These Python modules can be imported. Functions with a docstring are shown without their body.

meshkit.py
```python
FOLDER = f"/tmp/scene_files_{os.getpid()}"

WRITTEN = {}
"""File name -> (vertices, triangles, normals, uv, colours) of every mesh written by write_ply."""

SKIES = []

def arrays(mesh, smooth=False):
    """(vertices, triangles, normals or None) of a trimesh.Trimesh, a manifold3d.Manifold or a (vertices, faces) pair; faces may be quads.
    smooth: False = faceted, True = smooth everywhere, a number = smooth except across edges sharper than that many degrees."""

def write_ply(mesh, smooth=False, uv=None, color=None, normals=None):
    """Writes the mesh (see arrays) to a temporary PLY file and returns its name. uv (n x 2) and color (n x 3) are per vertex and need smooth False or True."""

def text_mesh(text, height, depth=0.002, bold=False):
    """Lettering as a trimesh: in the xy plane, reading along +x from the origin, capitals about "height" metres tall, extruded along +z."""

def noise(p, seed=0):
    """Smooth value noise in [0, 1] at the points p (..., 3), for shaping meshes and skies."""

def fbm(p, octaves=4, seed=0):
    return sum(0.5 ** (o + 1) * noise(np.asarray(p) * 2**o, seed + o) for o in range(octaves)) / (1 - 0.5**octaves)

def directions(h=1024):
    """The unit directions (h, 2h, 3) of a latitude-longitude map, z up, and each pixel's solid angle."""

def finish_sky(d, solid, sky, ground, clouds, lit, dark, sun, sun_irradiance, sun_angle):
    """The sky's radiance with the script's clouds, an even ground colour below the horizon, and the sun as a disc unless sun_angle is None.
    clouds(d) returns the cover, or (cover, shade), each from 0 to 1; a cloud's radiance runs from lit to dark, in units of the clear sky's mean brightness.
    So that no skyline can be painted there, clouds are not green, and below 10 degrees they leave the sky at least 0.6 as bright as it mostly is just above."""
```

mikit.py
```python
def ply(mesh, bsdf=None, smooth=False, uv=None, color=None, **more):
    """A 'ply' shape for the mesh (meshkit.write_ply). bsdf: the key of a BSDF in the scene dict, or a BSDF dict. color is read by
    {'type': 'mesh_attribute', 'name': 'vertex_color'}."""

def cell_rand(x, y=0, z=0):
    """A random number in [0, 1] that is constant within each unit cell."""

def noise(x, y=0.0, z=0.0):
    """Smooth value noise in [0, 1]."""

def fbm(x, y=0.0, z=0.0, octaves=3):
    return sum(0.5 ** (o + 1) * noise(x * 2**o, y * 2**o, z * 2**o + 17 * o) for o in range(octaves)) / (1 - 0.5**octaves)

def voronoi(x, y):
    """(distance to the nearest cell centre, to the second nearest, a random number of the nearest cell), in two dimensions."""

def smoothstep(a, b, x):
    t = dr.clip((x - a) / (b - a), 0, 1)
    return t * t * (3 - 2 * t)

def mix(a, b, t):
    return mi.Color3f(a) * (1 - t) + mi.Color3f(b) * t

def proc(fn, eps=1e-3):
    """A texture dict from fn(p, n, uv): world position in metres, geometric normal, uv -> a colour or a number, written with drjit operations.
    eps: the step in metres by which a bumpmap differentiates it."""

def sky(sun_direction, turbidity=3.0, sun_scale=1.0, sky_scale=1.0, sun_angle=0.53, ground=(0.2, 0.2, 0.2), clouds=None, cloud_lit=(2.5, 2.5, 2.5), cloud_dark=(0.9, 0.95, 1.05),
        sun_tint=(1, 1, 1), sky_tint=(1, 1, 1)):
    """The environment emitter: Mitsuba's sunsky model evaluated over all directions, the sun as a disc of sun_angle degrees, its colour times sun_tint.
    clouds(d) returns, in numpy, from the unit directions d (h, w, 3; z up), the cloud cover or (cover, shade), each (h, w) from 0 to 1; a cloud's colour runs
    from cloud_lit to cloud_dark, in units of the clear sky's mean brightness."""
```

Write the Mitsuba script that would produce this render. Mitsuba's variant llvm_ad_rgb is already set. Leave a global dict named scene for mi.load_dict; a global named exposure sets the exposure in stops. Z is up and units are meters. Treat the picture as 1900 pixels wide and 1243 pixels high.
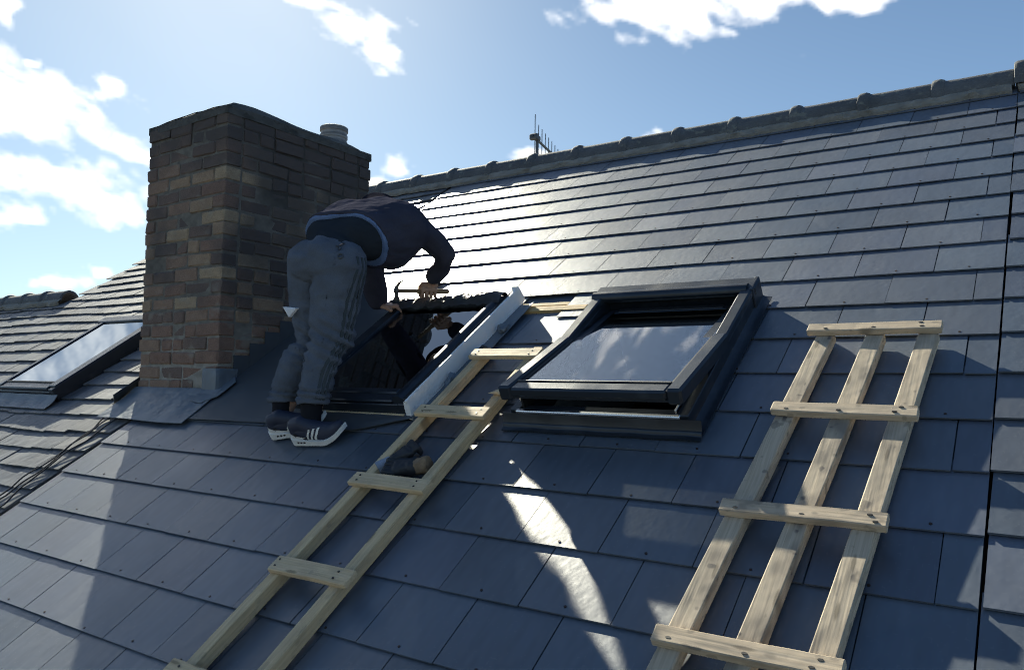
import math, random
import numpy as np, trimesh, drjit as dr, mitsuba as mi, mikit, meshkit
import manifold3d as m3
import shapely.geometry as sg
from shapely import affinity
from shapely.ops import unary_union
from mikit import proc, noise, fbm, voronoi, smoothstep, mix

# ------------------------------------------------------------------ camera, sky, exposure
# Roof frame: u along the ridge, s up the slope, h out of the roof plane; the pitch is 35 degrees.
PITCH = math.radians(35.0)
CP, SP = math.cos(PITCH), math.sin(PITCH)
Z0 = 6.5                                   # height of the roof frame's origin above the ground
EYE = np.array([3.8525, -2.1407, 0.4964 + Z0])
FWD = np.array([-0.56927, 0.8195, 0.06599])
UP = np.array([0.0224, -0.06477, 0.99765])
SUN_E, SUN_A = math.radians(10.25), math.radians(45.25)
sun_roof = (-math.cos(SUN_E) * math.cos(SUN_A), math.cos(SUN_E) * math.sin(SUN_A), math.sin(SUN_E))
SUN = np.array([sun_roof[0], sun_roof[1] * CP - sun_roof[2] * SP, sun_roof[1] * SP + sun_roof[2] * CP])

# cumulus: (azimuth, elevation, half width, half height) in degrees of the clouds over the ridge
CLOUDS = [(156.8, 16.4, 5.0, 2.5), (159.4, 17.9, 2.4, 2.2), (154.9, 12.2, 5.0, 1.8), (152.2, 11.2, 3.2, 1.5), (157.6, 12.6, 2.6, 1.1),
          (150.8, 14.9, 1.7, 1.6), (157.7, 9.7, 1.7, 1.0), (152.7, 18.2, 0.9, 1.0), (156.9, 19.1, 0.6, 0.35),
          (139.4, 25.4, 3.2, 0.9), (136.4, 24.0, 3.0, 1.3), (134.3, 22.5, 1.7, 1.3),
          (116.0, 26.1, 4.6, 1.6), (112.1, 25.2, 5.4, 1.7), (106.5, 25.8, 6.0, 1.8), (101.9, 25.4, 4.0, 1.3), (96.0, 25.6, 4.0, 0.9),
          (132.8, 15.4, 1.1, 1.1), (123.8, 16.5, 1.6, 0.9), (115.2, 17.8, 0.8, 0.45), (153.0, 6.5, 0.9, 0.7), (154.8, 5.6, 1.8, 0.5),
          (134.3, 14.0, 1.2, 0.5), (158.8, 21.6, 0.7, 0.9)]


def clouds(d):
    az = np.degrees(np.arctan2(d[..., 1], d[..., 0])); el = np.degrees(np.arcsin(np.clip(d[..., 2], -1, 1)))
    q = np.stack([az * np.cos(np.radians(el)), el * 1.25, 0 * az], -1)
    warp = np.stack([meshkit.fbm(q * 0.35 + 11, 4, 3), meshkit.fbm(q * 0.35 + 47, 4, 5)], -1) - 0.5
    body = np.zeros(az.shape)
    for a, e, w, h in CLOUDS:
        x = ((az - a + 180) % 360 - 180) * np.cos(np.radians(e)) + warp[..., 0] * 3.0
        y = el - e + warp[..., 1] * 2.2
        r = np.sqrt((x / w) ** 2 + (np.where(y < 0, y * 1.25, y) / h) ** 2)
        body = np.maximum(body, 1.25 - r * 0.85)
    outside = (el > 31) | (np.abs((az - 125 + 180) % 360 - 180) > 38)
    field = meshkit.fbm(np.stack([d[..., 0] / (d[..., 2] + 0.35), d[..., 1] / (d[..., 2] + 0.35), 0 * az], -1) * 2.2 + 5, 5, 9)
    body = np.where(outside, np.maximum(body, (field - 0.53) * 4.0), body)
    detail = meshkit.fbm(q * 0.9, 5, 21) - 0.5
    c = body + detail * 1.05
    cover = np.clip((c - 0.38) / 0.52, 0, 1) ** 1.2
    # thin high cloud thickens towards the sun and glows there
    away = np.degrees(np.arccos(np.clip(d @ (SUN / np.linalg.norm(SUN)), -1, 1)))
    veil = 0.24 * np.exp(-(away / 15.0) ** 2) * (0.75 + 0.5 * meshkit.fbm(q * 0.12 + 3, 4, 77))
    cover = 1 - (1 - cover) * (1 - veil)
    shade = np.clip((c - 0.80) * 1.0 + (meshkit.fbm(q * 0.5 + 9, 3, 31) - 0.5) * 0.9, 0, 1)
    return cover * 0.97, shade


sky = mikit.sky(SUN.tolist(), turbidity=2.15, sky_scale=0.385, sky_tint=(0.93, 0.97, 1.01), sun_tint=(0.84, 1.0, 1.18), clouds=clouds, cloud_lit=(5.2, 5.2, 5.15), cloud_dark=(2.9, 3.05, 3.2), ground=(0.16, 0.16, 0.15))
exposure = 3.36

scene = {
    "type": "scene",
    "camera": {"type": "perspective", "fov": 65.931, "fov_axis": "x", "near_clip": 0.05, "far_clip": 2000.0,
               "to_world": mi.ScalarTransform4f().look_at(origin=EYE.tolist(), target=(EYE + FWD).tolist(), up=UP.tolist())},
    "sky": sky,
}
labels = {}
rng = np.random.default_rng(7)
KEYS = set()


# ------------------------------------------------------------------ helpers
def key_for(base):
    k, i = base, 0
    while k in KEYS:
        i += 1
        k = f"{base}_{i:03d}"
    KEYS.add(k)
    return k


def rf(p):
    """Roof frame -> world."""
    p = np.asarray(p, float)
    return np.stack([p[..., 0], p[..., 1] * CP - p[..., 2] * SP, p[..., 1] * SP + p[..., 2] * CP + Z0], -1)


def wz(p):
    """World with the roof frame's origin as zero -> world."""
    return np.asarray(p, float) + [0, 0, Z0]


def on_roof(mesh):
    m = mesh.copy(); m.vertices = rf(m.vertices); return m


def lifted(mesh):
    m = mesh.copy(); m.vertices = wz(m.vertices); return m


def cat_toned(ms):
    """Pieces joined into one mesh, each with its own tone."""
    return cat(ms), np.vstack([tone(m) for m in ms])


def cat(ms):
    return trimesh.util.concatenate([trimesh.Trimesh(m.vertices, m.faces, process=False) for m in ms])


def man2tri(m):
    g = m.to_mesh(); return trimesh.Trimesh(g.vert_properties[:, :3], g.tri_verts, process=False)


def thing(name, label, category, group=None):
    k = key_for(name)
    labels[k] = {"label": label, "category": category}
    if group: labels[k]["group"] = group
    return k


def tone(mesh):
    """A random number pair for the piece, read by its material as uv."""
    return np.tile(rng.random(2), (len(mesh.vertices), 1))


def part(parent, name, mesh, mat, smooth=False, label=None, kind=None, **kw):
    k = key_for(parent + "__" + name)
    if mat in ("m_slate", "m_old_slate", "m_brick") and "uv" not in kw: kw["uv"] = tone(mesh)
    scene[k] = mikit.ply(mesh, mat, smooth=smooth, **kw)
    if label or kind:
        labels[k] = {}
        if label: labels[k]["label"] = label
        if kind: labels[k]["kind"] = kind
    return k


def single(name, mesh, mat, label, category, smooth=False, group=None):
    k = thing(name, label, category, group)
    scene[k] = mikit.ply(mesh, mat, smooth=smooth)
    return k


def structure(name, mesh, mat, smooth=False):
    k = key_for(name)
    scene[k] = mikit.ply(mesh, mat, smooth=smooth)
    labels[k] = {"kind": "structure", "label": name.replace("_", " ")}
    return k


def box(a, b):
    a, b = np.asarray(a, float), np.asarray(b, float)
    return trimesh.creation.box(extents=b - a, transform=trimesh.transformations.translation_matrix((a + b) / 2))


def cbox(a, b, c=0.004):
    """A box with chamfered edges: 44 triangles."""
    a, b = np.asarray(a, float), np.asarray(b, float)
    pts = []
    for sx in (0, 1):
        for sy in (0, 1):
            for sz in (0, 1):
                v = np.array([b[0] if sx else a[0], b[1] if sy else a[1], b[2] if sz else a[2]])
                i = np.array([-1 if sx else 1, -1 if sy else 1, -1 if sz else 1]) * c
                pts += [v + [i[0], i[1], 0], v + [i[0], 0, i[2]], v + [0, i[1], i[2]]]
    return trimesh.convex.convex_hull(np.array(pts))


def hexa(p):
    """Eight corners (bottom four counter-clockwise, top four) -> a closed block."""
    f = np.array([[0, 3, 2, 1], [4, 5, 6, 7], [0, 1, 5, 4], [1, 2, 6, 5], [2, 3, 7, 6], [3, 0, 4, 7]])
    f = np.vstack([f[:, [0, 1, 2]], f[:, [0, 2, 3]]])
    return trimesh.Trimesh(np.asarray(p, float), f, process=False)


def wobble(mesh, amp, scale, seed=0):
    m = mesh.copy()
    v = m.vertices
    m.vertices = v + (np.stack([meshkit.fbm(v * scale + 31 * k, 3, seed + k) for k in range(3)], -1) - 0.5) * 2 * amp
    return m


def tube(pts, r, n=8, caps=True):
    pts = np.asarray(pts, float)
    r = np.broadcast_to(r, len(pts))
    t = np.gradient(pts, axis=0); t /= np.linalg.norm(t, axis=1, keepdims=True) + 1e-12
    ref = np.array([0, 0, 1.0]) if abs(t[0, 2]) < 0.9 else np.array([1.0, 0, 0])
    V, F = [], []
    for i, p in enumerate(pts):
        a = np.cross(t[i], ref); a /= np.linalg.norm(a); b = np.cross(t[i], a)
        for k in range(n):
            w = 2 * math.pi * k / n
            V.append(p + r[i] * (math.cos(w) * a + math.sin(w) * b))
    for i in range(len(pts) - 1):
        for k in range(n):
            q, w = i * n + k, i * n + (k + 1) % n
            F += [[q, w, w + n], [q, w + n, q + n]]
    if caps:
        for base, flip in ((0, True), ((len(pts) - 1) * n, False)):
            V.append(pts[0] if flip else pts[-1]); c = len(V) - 1
            for k in range(n):
                q, w = base + k, base + (k + 1) % n
                F.append([c, q, w] if flip else [c, w, q])
    m = trimesh.Trimesh(np.array(V), np.array(F), process=False)
    trimesh.repair.fix_normals(m)
    return m


ICO = trimesh.creation.icosphere(subdivisions=2, radius=1.0)


def ball_pts(c, r, sq=(1, 1, 1)):
    return ICO.vertices * np.asarray(r) * sq + np.asarray(c, float)


def skin(bones, edge=0.02, iters=8, lam=0.5, nu=0.52):
    """bones: lists of (point, radius) whose hull is one bone; all are joined, refined and smoothed."""
    parts = []
    for b in bones:
        parts.append(m3.Manifold.hull_points(np.vstack([ball_pts(p, r) for p, r in b])))
    m = m3.Manifold.batch_boolean(parts, m3.OpType.Add).refine_to_length(edge)
    t = man2tri(m); t = trimesh.Trimesh(t.vertices, t.faces, process=True)
    trimesh.smoothing.filter_taubin(t, lamb=lam, nu=nu, iterations=iters)
    return t


def wrinkle(mesh, amp, scale, seed=0, stretch=(1, 1, 1)):
    m = mesh.copy()
    n = np.array(m.vertex_normals)
    f = meshkit.fbm(m.vertices * scale * np.asarray(stretch), 3, seed) - 0.5
    f = f - np.abs(meshkit.noise(m.vertices * scale * 0.8 * np.asarray(stretch) + 7, seed + 9) - 0.5) * 0.8 + 0.15
    m.vertices = m.vertices + n * (f * 2 * amp)[:, None]
    return m


# ------------------------------------------------------------------ materials
def rgb(c): return {"type": "rgb", "value": [float(x) for x in c]}


def principled(color, rough, metallic=0.0, specular=0.5, **kw):
    return {"type": "principled", "base_color": color if isinstance(color, dict) else rgb(color), "roughness": rough if isinstance(rough, dict) else float(rough),
            "metallic": float(metallic), "specular": float(specular), **kw}


def bump(b, fn, scale=1.0, eps=2e-3):
    return {"type": "bumpmap", "arbitrary": proc(fn, eps), "scale": float(scale), "bsdf": b}


def mat(name, b, two=True):
    scene[name] = {"type": "twosided", "bsdf": b} if two else b
    return name


def roofc(p):
    """(u, s, h) of a world point, for grain that follows the roof."""
    z = p.z - Z0
    return p.x, p.y * CP + z * SP, z * CP - p.y * SP


def slate_color(bases, tint, amp, dust):
    def fn(p, n, uv):
        u, s, h = roofc(p)
        a = fbm(u * 3.1, s * 3.1, 0.0, 2)
        b = fbm(u * 50, s * 13, 3.0, 2)
        scuff = smoothstep(0.64, 0.78, fbm((u + s * 0.6) * 7, (s - u) * 2.3, 5.0 + uv.x * 30, 3))
        speck = smoothstep(0.86, 0.93, noise(u * 150, s * 150, 2.0))
        r = uv.x * (len(bases) - 1)
        c = mi.Color3f(bases[0])
        for q in range(1, len(bases)): c = dr.select(r > q - 0.5, mi.Color3f(bases[q]), c)
        c = c * (1.0 + (a - 0.5) * amp + (b - 0.5) * amp * 0.7 + (uv.y - 0.5) * 0.34)
        return mix(c, tint, dr.minimum(1.0, speck * 0.5 + scuff * 0.6) * dust)
    return proc(fn)


def slate_rough(lo, hi):
    def fn(p, n, uv):
        u, s, h = roofc(p)
        return lo + (hi - lo) * (0.6 * fbm(u * 9 + 4, s * 5, 2.0, 2) + 0.4 * uv.y)
    return proc(fn)


def slate_bump(p, n, uv):
    u, s, h = roofc(p)
    return fbm(u * 55, s * 38, 0.0, 2)


M_SLATE = mat("m_slate", bump(principled(slate_color([(0.052, 0.069, 0.094), (0.060, 0.073, 0.095), (0.046, 0.064, 0.090), (0.056, 0.070, 0.099)], (0.15, 0.16, 0.17), 0.34, 0.24), slate_rough(0.36, 0.48), specular=1.0, clearcoat=1.0, clearcoat_gloss=0.0), slate_bump, 0.0006))


def old_bump(p, n, uv):
    u, s, h = roofc(p)
    return fbm(u * 16 + uv.x * 40, s * 11, 0.0, 3)


M_OLD = mat("m_old_slate", bump(principled(slate_color([(0.078, 0.088, 0.102), (0.092, 0.099, 0.111), (0.070, 0.080, 0.095), (0.100, 0.104, 0.113)], (0.20, 0.20, 0.19), 0.6, 0.35), slate_rough(0.44, 0.60), specular=0.5), old_bump, 0.003))


BRICK_TONES = [((0.163, 0.103, 0.080), (0.228, 0.148, 0.113), 0.04), ((0.124, 0.089, 0.076), (0.170, 0.121, 0.100), 0.07), ((0.190, 0.127, 0.095), (0.255, 0.175, 0.130), 0.0),
               ((0.222, 0.157, 0.109), (0.301, 0.217, 0.153), -0.04), ((0.248, 0.184, 0.125), (0.339, 0.259, 0.176), -0.10)]


def brick_color(p, n, uv):
    a = fbm(p.x * 22, p.y * 22, p.z * 22, 3)
    g = noise(p.x * 160, p.y * 160, p.z * 160)
    z = p.z - Z0
    st = fbm(p.x * 4, p.y * 4, p.z * 2.2 + 4, 3)
    r = uv.x * 4.999
    c1, c2, so = mi.Color3f(BRICK_TONES[0][0]), mi.Color3f(BRICK_TONES[0][1]), mi.Float(BRICK_TONES[0][2])
    for q in range(1, 5):
        c1 = dr.select(r > q, mi.Color3f(BRICK_TONES[q][0]), c1); c2 = dr.select(r > q, mi.Color3f(BRICK_TONES[q][1]), c2); so = dr.select(r > q, BRICK_TONES[q][2], so)
    # the stack is smoked black round the top and down the side by the flue
    s = smoothstep(0.35, 0.75, st * 0.75 + (z - 1.0) * 0.22 + 0.28 * smoothstep(-0.1, 0.35, p.y - 0.6) * smoothstep(0.6, 1.4, z) + so + 0.02)
    pale = smoothstep(0.60, 0.72, fbm(p.x * 9 + 3, p.y * 9, p.z * 12, 3))
    c = mix(c1, c2, a) * (0.8 + 0.4 * g)
    c = mix(c, (0.25, 0.235, 0.20), pale * 0.5 * (1 - s))
    return mix(c, (0.055, 0.054, 0.056), s * 0.8)


def brick_bump(p, n, uv):
    return fbm(p.x * 60, p.y * 60, p.z * 60, 3) + smoothstep(0.60, 0.8, fbm(p.x * 18, p.y * 18, p.z * 18 + 3, 2)) * -0.9


M_BRICK = mat("m_brick", bump(principled(proc(brick_color), 0.88, specular=0.25), brick_bump, 0.006))


def mortar_color(p, n, uv):
    a = fbm(p.x * 30, p.y * 30, p.z * 30, 4)
    z = p.z - Z0
    s = smoothstep(0.4, 0.8, fbm(p.x * 4, p.y * 4, p.z * 2.2 + 4, 4) * 0.8 + (z - 1.0) * 0.32 * smoothstep(-0.2, 0.3, p.y - 0.6))
    return mix(mix((0.085, 0.078, 0.070), (0.20, 0.185, 0.16), a) * (1 + 0.8 * smoothstep(0.95, 0.6, z)), (0.03, 0.03, 0.03), s * 0.8)


def rough_bump(p, n, uv): return fbm(p.x * 70, p.y * 70, p.z * 70, 3)


M_MORTAR = mat("m_mortar", bump(principled(proc(mortar_color), 0.92, specular=0.2), rough_bump, 0.006))


def cement_color(p, n, uv):
    a = fbm(p.x * 8, p.y * 8, p.z * 8, 4); g = fbm(p.x * 50, p.y * 50, p.z * 50, 3)
    l = smoothstep(0.58, 0.72, fbm(p.x * 14 + 7, p.y * 14, p.z * 14, 4))
    c = mix((0.050, 0.050, 0.049), (0.105, 0.104, 0.098), a) * (0.75 + 0.5 * g)
    return mix(c, (0.035, 0.037, 0.034), l * 0.7)


def bed_color(p, n, uv):
    return mix((0.13, 0.122, 0.108), (0.30, 0.285, 0.25), fbm(p.x * 16, p.y * 16, p.z * 16, 4))


M_BED = mat("m_ridge_mortar", bump(principled(proc(bed_color), 0.92, specular=0.2), rough_bump, 0.008))
M_CEMENT = mat("m_cement", bump(principled(proc(cement_color), 0.9, specular=0.25), rough_bump, 0.006))


def ridge_color(base):
    def fn(p, n, uv):
        a = fbm(p.x * 7, p.y * 7, p.z * 7, 4)
        lich = smoothstep(0.60, 0.70, fbm(p.x * 24, p.y * 24, p.z * 24, 4))
        g = noise(p.x * 140, p.y * 140, p.z * 140)
        c = mi.Color3f(base) * (0.65 + 0.7 * a) * (0.85 + 0.3 * g)
        return mix(c, (0.22, 0.225, 0.19), lich * 0.5)
    return proc(fn)


M_RIDGE = mat("m_ridge", bump(principled(ridge_color((0.095, 0.100, 0.106)), 0.75, specular=0.3), rough_bump, 0.0025))


def lead_color(p, n, uv):
    u, s, h = roofc(p)
    a = fbm(u * 6, s * 6, h * 6, 4); st = fbm(u * 30, s * 5, 1.0, 3)
    return mix((0.075, 0.095, 0.12), (0.165, 0.195, 0.23), a * 0.7 + st * 0.3)


def lead_bump(p, n, uv):
    u, s, h = roofc(p)
    return fbm(u * 10, s * 10, h * 10, 4) + 0.15 * fbm(u * 60, s * 60, h * 60, 2)


M_LEAD = mat("m_lead", bump(principled(proc(lead_color), 0.5, metallic=0.15, specular=0.5), lead_bump, 0.012, 4e-3))
M_LEAD_DARK = mat("m_lead_dark", principled((0.07, 0.08, 0.092), 0.5, metallic=0.3, specular=0.5))


def wood(c1, c2, dirt, axis, dc=(0.12, 0.11, 0.10)):
    def fn(p, n, uv):
        u, s, h = roofc(p)
        a, b = (s, u) if axis == "s" else (u, s)
        warp = fbm(a * 3, b * 9, h * 9, 2) * 0.9
        g = fbm(b * 190 + warp * 7, a * 3.6, h * 190, 2)
        fine = noise(b * 420 + warp * 9, a * 12, h * 420)
        d1, d2, w = voronoi(a * 3.3, b * 16)
        knot = (1.0 - smoothstep(0.05, 0.13, d1)) * smoothstep(0.45, 0.5, w)
        st = smoothstep(0.42, 0.78, fbm(a * 9 + 3, b * 19, h * 19 + 1, 3))
        spots = smoothstep(0.64, 0.76, fbm(a * 30, b * 44, h * 44, 2))
        c = mix(c1, c2, g) * (0.82 + 0.34 * fine)
        c = mix(c, dc, st * dirt + spots * dirt * 0.8)
        return mix(c, mi.Color3f(c1) * 0.35, knot * 0.75)
    return proc(fn)


def wood_bump(axis):
    def fn(p, n, uv):
        u, s, h = roofc(p)
        a, b = (s, u) if axis == "s" else (u, s)
        return fbm(b * 110, a * 4, h * 110, 2) + 0.5 * noise(a * 40, b * 50, h * 50)
    return fn


W_NEW_S = mat("m_new_wood_s", bump(principled(wood((0.50, 0.365, 0.20), (0.62, 0.475, 0.29), 0.25, "s"), 0.7, specular=0.3), wood_bump("s"), 0.0009))
W_NEW_U = mat("m_new_wood_u", bump(principled(wood((0.52, 0.385, 0.22), (0.64, 0.50, 0.32), 0.2, "u"), 0.7, specular=0.3), wood_bump("u"), 0.0009))
W_OLD_S = mat("m_old_wood_s", bump(principled(wood((0.38, 0.31, 0.225), (0.49, 0.41, 0.305), 0.75, "s", (0.15, 0.13, 0.11)), 0.78, specular=0.3), wood_bump("s"), 0.0012))
W_OLD_U = mat("m_old_wood_u", bump(principled(wood((0.40, 0.315, 0.22), (0.51, 0.42, 0.31), 0.6, "u", (0.16, 0.135, 0.11)), 0.78, specular=0.3), wood_bump("u"), 0.0012))
W_BATTEN = mat("m_batten", bump(principled(wood((0.42, 0.28, 0.12), (0.60, 0.42, 0.20), 0.1, "u"), 0.7, specular=0.3), wood_bump("u"), 0.002))


def clad_rough(p, n, uv): return 0.24 + 0.20 * fbm(p.x * 11, p.y * 11, p.z * 11, 4)


def clad_color(p, n, uv):
    d = smoothstep(0.52, 0.75, fbm(p.x * 9 + 1, p.y * 9, p.z * 9, 4))
    return mix((0.014, 0.021, 0.032), (0.045, 0.054, 0.066), d * 0.45)


M_CLAD = mat("m_window_cladding", principled(proc(clad_color), proc(clad_rough), metallic=0.25, specular=0.5, clearcoat=0.35, clearcoat_gloss=0.8))
M_GASKET = mat("m_gasket", principled((0.012, 0.013, 0.015), 0.5))
M_WHITE = mat("m_white_lining", principled((0.72, 0.73, 0.74), 0.55))
M_REVEAL = mat("m_reveal", principled((0.20, 0.21, 0.20), 0.8))
M_DARK = mat("m_dark_inside", principled((0.03, 0.03, 0.032), 0.9))
scene["m_glass"] = {"type": "thindielectric", "int_ior": 2.6, "ext_ior": 1.0, "specular_transmittance": rgb((0.11, 0.12, 0.125))}
M_COATED = mat("m_coated_glass", {"type": "conductor", "material": "none", "specular_reflectance": rgb((0.40, 0.45, 0.50))})
M_COATED_DARK = mat("m_coated_dark_glass", {"type": "conductor", "material": "none", "specular_reflectance": rgb((0.22, 0.25, 0.29))})
M_ALU = mat("m_bare_metal", {"type": "roughconductor", "material": "Al", "alpha": 0.25})


def membrane_color(p, n, uv):
    return mix((0.018, 0.020, 0.024), (0.055, 0.060, 0.066), fbm(p.x * 25, p.y * 25, p.z * 25, 4))


M_MEMBRANE = mat("m_membrane", bump(principled(proc(membrane_color), 0.5), rough_bump, 0.006))


def cloth(c, var=0.35, scale=14.0):
    def fn(p, n, uv):
        a = fbm(p.x * scale, p.y * scale, p.z * scale, 4)
        w = noise(p.x * 420, p.y * 420, p.z * 420)
        return mi.Color3f(c) * (1 - var / 2 + var * a) * (0.85 + 0.3 * w)
    return proc(fn)


def weave_bump(p, n, uv):
    return fbm(p.x * 30, p.y * 30, p.z * 30, 3)


M_TROUSER = mat("m_trousers", bump({"type": "diffuse", "reflectance": cloth((0.104, 0.120, 0.150), 0.5)}, weave_bump, 0.006))
M_JACKET = mat("m_jacket", bump({"type": "diffuse", "reflectance": cloth((0.052, 0.053, 0.074), 0.5)}, weave_bump, 0.006))
M_VEST = mat("m_undershirt", {"type": "diffuse", "reflectance": cloth((0.030, 0.036, 0.044))})
M_HEM = mat("m_shirt_hem", principled(cloth((0.12, 0.18, 0.32), 0.3), 0.85, specular=0.2))
M_STRIPE = mat("m_trouser_stripe", principled((0.052, 0.064, 0.073), 0.85, specular=0.2))
M_SOCK = mat("m_sock", principled((0.012, 0.013, 0.018), 0.9, specular=0.15))
M_SKIN = mat("m_skin", principled(cloth((0.42, 0.255, 0.18), 0.25, 30), 0.5, specular=0.4))
M_HAIR = mat("m_hood", {"type": "diffuse", "reflectance": cloth((0.022, 0.022, 0.030))})
M_SHOE = mat("m_shoe_navy", principled((0.016, 0.022, 0.045), 0.6))
M_SHOEWHITE = mat("m_shoe_white", principled(cloth((0.62, 0.62, 0.60), 0.25, 30), 0.55))
M_SHOEBLACK = mat("m_shoe_black", principled((0.012, 0.012, 0.014), 0.5))
M_POCKET = mat("m_pocket_lining", principled((0.70, 0.70, 0.72), 0.8))
M_HANDLE = mat("m_hammer_handle", principled(cloth((0.23, 0.15, 0.085), 0.4, 40), 0.55))
M_STEEL = mat("m_hammer_steel", principled((0.10, 0.10, 0.105), 0.4, metallic=0.8))
M_GLOVE = mat("m_glove_rubber", principled(cloth((0.020, 0.022, 0.027), 0.6, 50), 0.6))
M_GLOVECUFF = mat("m_glove_cuff", principled(cloth((0.19, 0.135, 0.085), 0.6, 70), 0.9))
M_GLOVEGREY = mat("m_glove_grey", principled(cloth((0.22, 0.25, 0.31), 0.5, 50), 0.8))
M_CABLE = mat("m_cable", principled((0.008, 0.008, 0.009), 0.45))
M_AERIAL = mat("m_aerial", principled((0.09, 0.095, 0.10), 0.45, metallic=0.6))
M_COPPER = mat("m_rivet", principled((0.045, 0.032, 0.027), 0.5, metallic=0.5))


def pot_color(p, n, uv):
    z = p.z - Z0
    band = smoothstep(0.3, 0.5, noise(3.0, 4.0, z * 48)) 
    return mix((0.30, 0.29, 0.28), (0.10, 0.10, 0.105), band * 0.6) * (0.7 + 0.5 * fbm(p.x * 30, p.y * 30, p.z * 30, 3))


M_POT = mat("m_pot", principled(proc(pot_color), 0.7))


def ground_color(p, n, uv):
    return mix((0.05, 0.055, 0.045), (0.11, 0.11, 0.10), fbm(p.x * 0.4, p.y * 0.4, 0.0, 4))


M_GROUND = mat("m_ground", principled(proc(ground_color), 0.95))


def wall_color(p, n, uv):
    bx = (p.x + p.y) / 0.225
    bz = p.z / 0.075
    r = mikit.cell_rand(bx + 0.5 * (dr.floor(bz) - 2 * dr.floor(bz / 2)), bz, 3)
    return mix((0.16, 0.085, 0.06), (0.27, 0.15, 0.10), r)


M_WALL = mat("m_far_brickwork", principled(proc(wall_color), 0.9))

# ------------------------------------------------------------------ ground and the terrace
structure("ground", trimesh.Trimesh([[-300, -300, 0], [300, -300, 0], [300, 300, 0], [-300, 300, 0]], [[0, 1, 2], [0, 2, 3]], process=False), M_GROUND)

S_EAVE, S_RIDGE = -1.75, 4.10
W1 = dict(u0=0.73, u1=1.50, s0=0.60, s1=1.60)       # window being fitted
W2 = dict(u0=2.052, u1=2.800, s0=0.60, s1=1.535)     # open window
W3 = dict(u0=-2.60, u1=-1.70, s0=0.62, s1=1.60)     # window on the old roof
CH = dict(x0=-0.885, x1=-0.08, y0=0.592, y1=1.742, z1=2.10)   # chimney, in world metres from the roof frame's origin


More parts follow.
